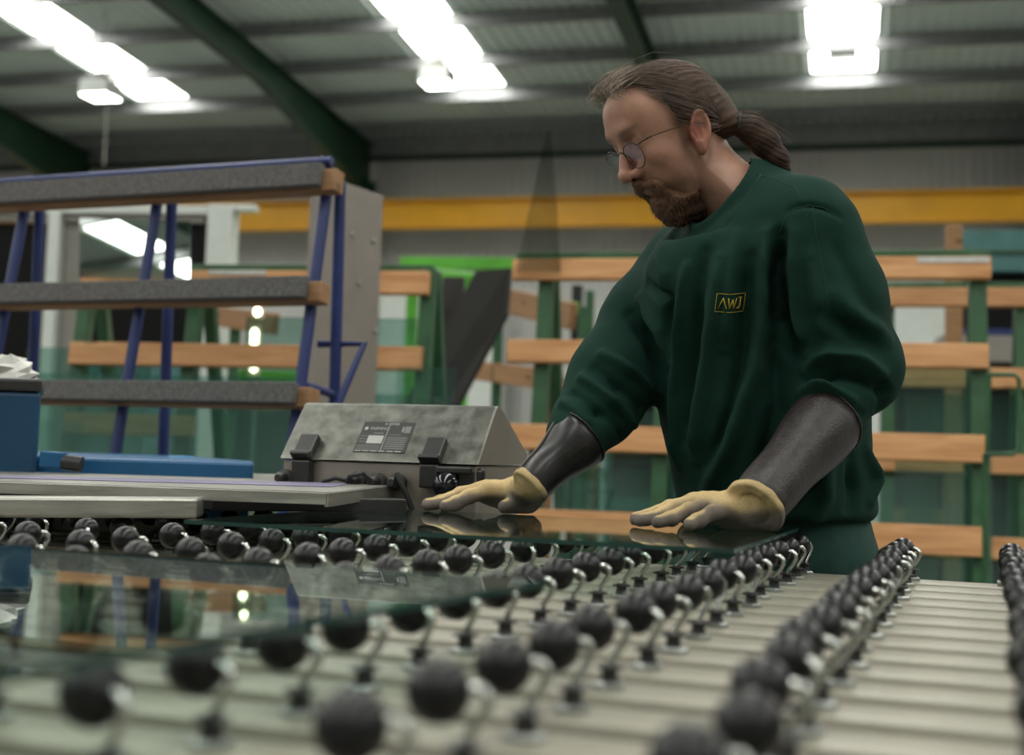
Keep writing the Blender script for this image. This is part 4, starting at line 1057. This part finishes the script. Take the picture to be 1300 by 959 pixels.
np_obj('beard', hdef(P), F, M_['beardm'], man, np.array([.165, .085, .048]) * (1 - low) + np.array([.095, .050, .030]) * low, MHd)
bs = MB(); sel = np.random.RandomState(2).choice(len(P), 900, replace=False)
for i in sel:
    p = Vector(P[i]); n = Vector(N_[i]); dn = (Vector((.15, 0, -1)) + n * .55 + Vector((rs.gauss(0, .25), rs.gauss(0, .3), rs.gauss(0, .2)))).normalized()
    bs.tube([p, p + dn * .004 + n * .001, p + dn * .0085], [.00026, .00024, .0001], 3, cap=False)
bo = hb(bs).build('beard_hairs', mat('beard_strand', (.15, .08, .046), .5, var=.4, scale=200), man, MHd); tag(bo, kind='stuff')

# ---------------- glasses
gl = MB(); GZ = .0175; LX = .1185
rims = []
for sy in (-1, 1):
    rim = []
    for k in range(29):
        a = 2 * math.pi * k / 28; rim.append(Vector((LX - .004 * abs(math.cos(a)) * (1 if math.cos(a) * sy > 0 else 0) - .010 * 0, sy * .0335 + .0250 * math.cos(a), GZ - .004 + .0205 * math.sin(a) - .0028 * math.sin(a) ** 2)))
    rims.append(rim); gl.tube(rim, .00085, 6, cap=False)
    gl.tube([(LX - .004, sy * .0580, GZ + .006), (LX - .010, sy * .0665, GZ + .008), (LX - .03, sy * .0735, GZ + .0085), (.03, sy * .0785, GZ + .004), (.004, sy * .0805, GZ + .006), (-.008, sy * .0805, GZ - .002)], [.0011, .0013, .0010, .0010, .0009, .0009], 6)
    gl.tube([(LX, sy * .0095, GZ + .001), (LX - .005, sy * .0088, GZ - .004), (LX - .008, sy * .0080, GZ - .008)], .0008, 6)
gl.tube([(LX, -.0095, GZ + .003), (LX + .002, -.004, GZ + .006), (LX + .002, .004, GZ + .006), (LX, .0095, GZ + .003)], .0010, 6)
gf = hb(gl).build('glasses', mat('bronze_wire', (.085, .062, .045), .25, .9, var=.1), man, MHd, smooth=True)
for rim in rims:
    n = 28; c = sum(rim[:n], Vector()) / n + Vector((.0016, 0, 0)); v = [Vector(q) for q in hdef([list(w) for w in [c] + rim[:n]])]
    mesh_obj('lens', v, [(0, i + 1, (i + 1) % n + 1) for i in range(n)], glass_mat('lens_glass', (.93, .93, .92), base=.06), gf, MHd, smooth=True)

# ---------------- sweatshirt
M_['sweat'] = attr_mat('green_sweatshirt', rough=.92, spec=.15, var=.10, vscale=320, bump=.35, bscale=900, sheen=.0)
SHL = at(1026, 292, 1.975); SHR = at(872, 338, 2.235)
NB = at(938, 262, 2.085)
CH = at(938, 372, 2.085); AB = at(968, 520, 2.125); HM = at(988, 640, 2.135)
ELL = at(1082, 470, 1.985); CUL = at(1050, 533, 1.935)
ELR = at(778, 480, 2.135); CUR = at(734, 552, 2.075)
lo = Vector((min(p.x for p in (CUR, SHR)) - .09, 1.80, .96)); hi = Vector((ELL.x + .12, 2.46, 1.56))
g = Grid(lo, hi, .0042)
RB = [list(FB), list(LB), [0, 0, 1]]
def tsc(fr, lr, zr=1.0): return (RB, (1 / fr, 1 / lr, zr))
# trunk: wide chest, loose belly, hem
tr = caps(g, HM - Vector((0, 0, .02)), AB, .150, .148, tsc(1.00, 1.08))
tr = smin(tr, caps(g, AB, CH, .145, .140, tsc(.98, 1.10)), .05)
tr = smin(tr, caps(g, SHR + Vector((.02, -.02, -.01)), SHL - Vector((.012, -.02, .01)), .072, .075), .06)
tr = smin(tr, caps(g, CH + Vector((0, 0, .05)), NB + Vector((0, 0, -.02)), .115, .088), .07)
back_sh = NB - FB * .055 + LB * .06 + Vector((0, 0, -.05)); tr = smin(tr, ell(g, back_sh, (.095, .10, .085)), .05)
# left sleeve (near), right sleeve (far)
UL = SHL.lerp(ELL, .5) + LB * .01
sl = chain(g, [SHL, UL, ELL + Vector((-.004, .0, .01)), CUL], [.074, .072, .067, .046], .03)
sl = smin(sl, ell(g, ELL + Vector((.012, -.005, -.004)), (.056, .060, .058)), .03)
sr = chain(g, [SHR, SHR.lerp(ELR, .5), ELR, CUR], [.074, .074, .066, .049], .03)
sr = smin(sr, ell(g, ELR.lerp(CUR, .35) + Vector((.012, 0, -.016)), (.052, .055, .055)), .03)
d = smin(smin(tr, sl, .028), sr, .028)
# collar: a ribbed stand band round the neck, high at the nape, low under the chin
CN = at(922, 247, 2.062); cn = (at(847, 186, 2.030) - CN).normalized()
# bottom hem cut and opening at the neck
hemz = at(1000, 656, 2.135).z
d = smax(d, hemz - g.Z, .018)
nkc = caps(g, CN - cn * .05, CN + cn * .25, .0600, .0680)
band = smax(caps(g, CN - cn * .03, CN + cn * .016, .080, .0755), -nkc, .004)
h_ = (g.X - CN.x) * cn.x + (g.Y - CN.y) * cn.y + (g.Z - CN.z) * cn.z
band = smax(band, h_ - .014, .007)
d = smax(d, np.minimum(h_ - .004, .115 - np.sqrt((g.X - CN.x) ** 2 + (g.Y - CN.y) ** 2 + (g.Z - CN.z) ** 2)), .02)
d = smin(d, band, .012)
d = smax(d, -nkc, .006)
P, F = nets(g, d); P = relax(P, F, 2, .5); N_ = normals(P, F)
bvh = BVHTree.FromPolygons([tuple(p) for p in P], [tuple(int(i) for i in f) for f in F])
def cast(px, py):
    dr = ray(px, py).normalized(); h = bvh.ray_cast(ORG, dr); return np.array(h[0]) if h[0] is not None else None
def fold(pix, amp, w):
    """a cloth fold: ridge (amp>0) or crease (amp<0) along a line on the surface"""
    global P
    pts_ = [cast(*q) for q in pix]; pts_ = [p for p in pts_ if p is not None]
    if len(pts_) < 2: return
    dd = seg_dist(P, pts_); L0 = np.array(pts_[0]); L1 = np.array(pts_[-1])
    fade = np.minimum(1, .35 + np.minimum(np.linalg.norm(P - L0, axis=1), np.linalg.norm(P - L1, axis=1)) / .05)
    P = P + N_ * (amp * np.exp(-(dd / w) ** 2) * fade)[:, None]
folds = [
 # near sleeve: armhole seam, shoulder folds, elbow bunching
 ([(1000, 268), (1012, 262), (1030, 260), (1048, 265), (1066, 276)], -.0035, .006),
 ([(990, 300), (986, 350), (990, 400), (1003, 440)], -.016, .016),
 ([(1002, 300), (1004, 350), (1012, 400), (1026, 445)], .009, .016),
 ([(1026, 470), (1055, 450), (1090, 455), (1120, 475)], .011, .013),
 ([(1030, 488), (1060, 474), (1095, 482), (1128, 500)], -.011, .011),
 ([(1018, 500), (1045, 492), (1080, 508), (1112, 528)], .011, .012),
 ([(1045, 506), (1070, 510), (1095, 528), (1110, 543)], -.006, .009),
 ([(1045, 400), (1075, 415), (1110, 440)], -.007, .015), ([(1060, 375), (1095, 405), (1125, 430)], .006, .016),
 ([(1030, 330), (1040, 380), (1050, 430)], .005, .018), ([(1058, 300), (1080, 350), (1100, 400)], -.004, .018),
 ([(1105, 470), (1122, 490), (1118, 520)], -.008, .012),
 # trunk: long drapes from shoulder and armpit
 ([(975, 300), (968, 380), (958, 470), (930, 560), (900, 625)], .010, .018),
 ([(955, 330), (948, 420), (930, 520), (905, 590)], -.009, .016),
 ([(915, 330), (905, 410), (893, 500), (885, 580)], .009, .016),
 ([(895, 320), (885, 400), (875, 480), (870, 560)], -.009, .014),
 ([(872, 340), (862, 420), (858, 500), (862, 590)], .007, .012),
 ([(935, 300), (928, 360), (922, 440)], .006, .014), ([(990, 440), (985, 520), (965, 600)], -.012, .022),
 ([(1010, 560), (1000, 610), (985, 650)], .010, .018), ([(1050, 590), (1045, 630), (1035, 655)], .009, .016), ([(1080, 585), (1085, 620), (1080, 645)], -.008, .015),
 ([(1100, 575), (1108, 610), (1104, 636)], .008, .012),
 # far sleeve: bunched creases across the forearm
 ([(765, 450), (795, 470), (830, 500)], .010, .012), ([(755, 468), (785, 492), (815, 520)], -.009, .011),
 ([(740, 480), (775, 508), (805, 540)], .010, .011), ([(728, 500), (760, 525), (790, 555)], -.008, .009),
 ([(716, 512), (745, 535), (775, 572)], .008, .009), ([(800, 400), (825, 430), (842, 470)], -.010, .014), ([(815, 380), (840, 420), (852, 460)], .007, .013),
 ([(822, 360), (848, 380), (850, 430)], -.007, .013), ([(838, 320), (846, 350), (848, 390)], .006, .011),
]
for a in folds: fold(a[0], a[1] * 2.3, a[2] * .72)
N_ = normals(P, F)
P = P + N_ * (.0016 * vnoise(P, 42, 11) + .0008 * vnoise(P, 95, 12))[:, None]
# ribbed collar, hem
def np_at(v): return np.array([v.x, v.y, v.z])
col = np.tile(np.array([.0085, .034, .0245]), (len(P), 1)) * (1 + .06 * vnoise(P, 30, 14))[:, None]
col = np.clip(col, 0.001, 1)
sweat = np_obj('sweatshirt', P, F, M_['sweat'], man, col)
bvh = BVHTree.FromPolygons([tuple(p) for p in P], [tuple(int(i) for i in f) for f in F])
# stitched seams
M_['seam'] = mat('dark_green_seam', (.006, .034, .022), .9)
def seam(name, pix, r=.0011):
    q = []
    for i in range(len(pix) - 1):
        for k in range(4):
            t = k / 4; q.append((pix[i][0] * (1 - t) + pix[i + 1][0] * t, pix[i][1] * (1 - t) + pix[i + 1][1] * t))
    q.append(pix[-1]); pts_ = [cast(*c) for c in q]; pts_ = [Vector(p) for p in pts_ if p is not None]
    keep = [pts_[0]]
    for p in pts_[1:]:
        if .002 < (p - keep[-1]).length < .05: keep.append(p)
    if len(keep) > 2: MB().tube(keep, r, 6).build(name, M_['seam'], sweat, smooth=True)
seam('armhole_seam', [(990, 298), (998, 276), (1010, 265), (1028, 261), (1046, 264), (1062, 274)])
seam('sleeve_seam', [(1032, 262), (1036, 300), (1046, 350), (1052, 392)], .0008)
seam('collar_seam', [(966, 222), (957, 236), (944, 256), (926, 278), (908, 296)], .0011)
seam('shoulder_seam', [(960, 222), (985, 228), (1010, 238), (1020, 258)], .0008)
# embroidered badge: letters in a frame, following the cloth
M_['thread'] = mat('yellow_thread', (.46, .34, .035), .7, var=.2, scale=400)
def on_cloth(px, py):
    p = cast(px, py); return Vector(p) if p is not None else None
bc = [on_cloth(x_, y_) for x_, y_ in ((907, 396), (943, 395), (946, 372), (910, 373))]
if all(bc):
    def bq(u, v):   # bilinear place on the badge, pushed onto the cloth
        p = bc[0] * (1 - u) * (1 - v) + bc[1] * u * (1 - v) + bc[2] * u * v + bc[3] * (1 - u) * v
        n = (bc[1] - bc[0]).cross(bc[3] - bc[0]).normalized()
        if n.y > 0: n = -n
        h = bvh.ray_cast(p + n * .05, -n); return (h[0] if h[0] is not None else p) + n * .0009
    badge = MB()
    def line(pts_, r=.0006): badge.tube([bq(*p) for p in pts_], r, 5)
    line([(i / 8, 0) for i in range(9)], .0005); line([(i / 8, 1) for i in range(9)], .0005); line([(0, i / 4) for i in range(5)], .0005); line([(1, i / 4) for i in range(5)], .0005)
    strokes = [[(.10, .18), (.20, .78)], [(.20, .78), (.30, .18)], [(.30, .78), (.38, .20)], [(.38, .20), (.46, .72)], [(.46, .72), (.54, .20)], [(.54, .20), (.62, .78)], [(.80, .80), (.79, .35), (.74, .20), (.67, .24)], [(.70, .80), (.86, .80)]]
    for i, s_ in enumerate(strokes): line(s_, .0011 if i in (1, 2, 4, 6) else .0008)
    badge.build('embroidered_badge', M_['thread'], sweat, smooth=True)

# ---------------- gauntlets
M_['leather'] = mat('dark_brown_leather', (.026, .020, .019), .42, var=.35, scale=70, bump=.35, bscale=260, rvar=.1)
M_['leather_in'] = mat('leather_piping', (.10, .085, .07), .6, var=.2)
def gauntlet(name, a, ra, b, rb, flat, side, mt):
    a = Vector(a); b = Vector(b); ax = (b - a).normalized(); n = 40; rows = 12
    u = Vector(side) - ax * ax.dot(Vector(side)); u.normalize(); w = ax.cross(u); bmx = MB(); v = []; f = []
    for layer, dr in ((0, 0), (1, -.0028)):
        for i in range(rows + 1):
            t = i / rows; c = a.lerp(b, t); r = ra + (rb - ra) * t ** .9 + .002 * math.sin(t * 9)
            for k in range(n):
                an = 2 * math.pi * k / n; bump_ = 1 + .012 * math.sin(3 * an + 4 * t) + .008 * math.sin(5 * an - 7 * t)
                v.append(c + (u * math.cos(an) * (r + dr) * bump_ + w * math.sin(an) * (r * flat + dr) * bump_))
    m = (rows + 1) * n
    for L_ in (0, 1):
        for i in range(rows):
            for k in range(n):
                k2 = (k + 1) % n; q = (L_ * m + i * n + k, L_ * m + i * n + k2, L_ * m + (i + 1) * n + k2, L_ * m + (i + 1) * n + k); f.append(q if L_ == 0 else q[::-1])
    for k in range(n):
        k2 = (k + 1) % n; f.append((k, m + k, m + k2, k2)); f.append((rows * n + k, rows * n + k2, m + rows * n + k2, m + rows * n + k))
    o = mesh_obj(name, v, f, mt, man, smooth=True)
    # stitched rim and long seam
    MB().tube([v[k % n] + (v[k % n] - a).normalized() * .0006 for k in range(n + 1)], .0016, 6, cap=False).build('rim_piping', mt, o, smooth=True)
    return o, [[v[i * n + k] for i in range(rows + 1)] for k in range(n)]
camdir = Vector((-.2, -1, .25))
GLa, GLb = at(1049, 536, 1.940), at(957, 646, 1.820)
gau1, _ = gauntlet('leather_gauntlet', GLa, .0575, GLb, .0395, .92, camdir, M_['leather'])
GRa, GRb = at(737, 555, 2.075), at(671, 619, 2.035)
gau2, lines = gauntlet('leather_gauntlet', GRa, .0530, GRb, .0300, .9, camdir, mat('black_leather', (.020, .019, .019), .34, var=.3, scale=60, bump=.08, bscale=160, rvar=.06))
bk = min(range(40), key=lambda k: (lines[k][6] - (GRa + GRb) / 2 - Vector((-.035, -.02, .03))).length)
MB().tube([p + (p - (GRa + GRb) / 2).normalized() * .0012 for p in lines[bk]], .0022, 6).build('seam_welt', M_['leather_in'], gau2, smooth=True)

# ---------------- gloved hands, flat on the glass
ZTOP = ZG + .005
M_['glove'] = attr_mat('knitted_glove', rough=.95, spec=.1, var=.16, vscale=420, bump=.7, bscale=900)
def glove(name, origin, dirx, thumb_side, fingers, thumb, palm, cuff, h=.0019):
    """local frame: x toward the fingertips, y toward the thumb, z up from the glass"""
    x_ = Vector(dirx).normalized(); z_ = Vector((0, 0, 1)); y_ = z_.cross(x_) * thumb_side
    M = Matrix((x_, y_, z_)).transposed().to_4x4(); M.translation = origin
    ce = M.inverted() @ cuff[1]; cuff = (cuff[0], ce) + cuff[2:]
    g = Grid((min(-.05, ce.x - .055), min(-.085, ce.y - .05), -.002), (.165, max(.095, ce.y + .05), max(.105, ce.z + .055)), h)
    d = None
    for c, r in palm:
        e = ell(g, c, r); d = e if d is None else smin(d, e, .018)
    d = smin(d, caps(g, cuff[0], cuff[1], cuff[2], cuff[3]), .018)
    Mi = M.inverted(); ga = Mi @ cuff[4]; gb = Mi @ cuff[5]; ca = (ga - gb).normalized(); rc_ = gb + ca * .004
    hx_, hy_, hz_ = g.X - rc_.x, g.Y - rc_.y, g.Z - rc_.z; hc = hx_ * ca.x + hy_ * ca.y + hz_ * ca.z
    rad = np.sqrt(np.maximum(hx_ ** 2 + hy_ ** 2 + hz_ ** 2 - hc ** 2, 0))
    rim = np.sqrt(np.maximum(rad - cuff[6], 0) ** 2 * .9 + hc ** 2) - .0065
    rim = smax(rim, rad - cuff[6] - .004, .003); rim = smax(rim, cuff[6] - .012 - rad, .003)
    fing = None
    for pts_, rr in fingers:
        c = chain(g, [Vector(p) for p in pts_], rr, .004); fing = c if fing is None else np.minimum(fing, c) if True else None
    d = smin(d, fing, .0065)
    t = chain(g, [Vector(p) for p in thumb[0]], thumb[1], .005); d = smin(d, t, .010)
    d = smin(d, rim, .010)
    d = smax(d, .0006 - g.Z, .003)
    P, F = nets(g, d); P = relax(P, F, 1, .4); N_ = normals(P, F)
    P = P + N_ * (.0006 * vnoise(P, 260, 3) + .0005 * vnoise(P, 90, 4))[:, None]
    P[:, 2] = np.maximum(P[:, 2], .0004)
    # grey rubber palm: underside and flanks, with an uneven dipped edge; fingertips of the knit stay tan
    edge = .45 * vnoise(P, 75, 7)
    low = 1 / (1 + np.exp(-((.80 + .35 * edge - N_[:, 2]) / .04))) * (1 / (1 + np.exp((P[:, 2] - .032 - .012 * edge) / .002)))
    tan = np.array([.55, .415, .215]); gry = np.array([.185, .160, .140])
    col = tan * (1 - low[:, None]) + gry * low[:, None]
    col = col * (1 + .10 * vnoise(P, 55, 6))[:, None]
    return np_obj(name, P, F, M_['glove'], man, np.clip(col, 0, 1), M)
# his left hand (near, image right): little finger toward the camera, thumb away
o1 = onz(948, 673, ZTOP); dir1 = Vector((-math.cos(.33), -math.sin(.33), 0))
wl = Vector((-.012, .004, .046))
def f_(y0, y1, L_, zk, r=.0099, x0=.064):
    return ([(x0 - .024, y0 * .85, zk - .002), (x0, y0, zk), (x0 + L_ * .42, y0 + (y1 - y0) * .42, zk * .66 + .003), (x0 + L_ * .76, y0 + (y1 - y0) * .78, .0150), (x0 + L_, y1, .0105)], [r + .0012, r + .0018, r + .0008, r + .0002, r - .0010])
cu1 = (Vector((.010, .002, .026)), GLb.lerp(GLa, .12), .029, .0330, GLa, GLb, .0395)
glove('glove', o1, dir1, -1, [f_(.033, .050, .082, .037), f_(.011, .017, .090, .039), f_(-.012, -.020, .080, .036), f_(-.034, -.054, .060, .030, .0096, .054)],
      ([(.0, .030, .022), (.030, .050, .016), (.062, .064, .012)], [.014, .012, .0095]),
      [((.030, 0, .028), (.048, .042, .022)), ((.058, .002, .036), (.020, .040, .012)), ((.004, -.012, .022), (.032, .032, .023))], cu1)
# his right hand (far, image left): thumb toward the camera
o2 = onz(664, 654, ZTOP) + Vector((0, .055, 0)); dir2 = Vector((-math.cos(.20), -math.sin(.20), 0))
cu2 = (Vector((.010, -.002, .028)), GRb.lerp(GRa, .12), .027, .0240, GRa, GRb, .0285)
glove('glove', o2, dir2, 1, [f_(.032, .044, .068, .036, .0108), f_(.010, .013, .092, .040), f_(-.013, -.018, .088, .036), f_(-.033, -.048, .066, .030, .0096, .054)],
      ([(-.006, .028, .024), (.014, .052, .0155), (.042, .064, .0125)], [.016, .0135, .0110]),
      [((.030, 0, .028), (.046, .041, .021)), ((.056, .002, .037), (.020, .039, .012)), ((.004, .010, .022), (.032, .033, .023))], cu2)

# ---------------- trousers and shoes
M_['trouser'] = mat('green_work_trousers', (.010, .050, .038), .9, var=.15, scale=30, bump=.3, bscale=700)
PV = at(998, 690, 2.15)
hipL = PV + LB * .075 + Vector((0, 0, -.03)); hipR = PV - LB * .075 + Vector((0, 0, -.03))
kL = Vector((hipL.x + .02, hipL.y + .03, .50)); kR = Vector((hipR.x + .02, hipR.y + .05, .50))
aL = Vector((kL.x + .03, kL.y + .02, .07)); aR = Vector((kR.x + .03, kR.y + .04, .07))
lo = Vector((min(aR.x, hipR.x) - .2, min(hipL.y, aL.y) - .2, .03)); hi = Vector((max(aL.x, hipL.x) + .2, max(aR.y, hipR.y) + .2, 1.06))
g = Grid(lo, hi, .009)
d = caps(g, PV + Vector((0, 0, .03)), PV - Vector((0, 0, .04)), .128, .13, tsc(.95, 1.08))
for h_, k_, a_ in ((hipL, kL, aL), (hipR, kR, aR)):
    d = smin(d, chain(g, [h_, k_, a_], [.098, .078, .068], .03), .03)
d = smax(d, .06 - g.Z, .01); d = smax(d, g.Z - 1.045, .01)
P, F = nets(g, d); P = relax(P, F, 1, .4); N_ = normals(P, F); P = P + N_ * (.003 * vnoise(P, 30, 21))[:, None]
np_obj('trousers', P, F, M_['trouser'], man)
for a_ in (aL, aR):
    g = Grid((a_.x - .24, a_.y - .2, 0), (a_.x + .12, a_.y + .14, .14), .006); toe = a_ + FB * .17
    d = caps(g, (a_.x, a_.y, .045), (toe.x, toe.y, .036), .046, .040); d = smin(d, caps(g, (a_.x, a_.y, .05), (a_.x, a_.y, .10), .05, .048), .02); d = smax(d, .001 - g.Z, .002)
    P, F = nets(g, d); np_obj('shoe', P, F, M_['blackplastic'], man)
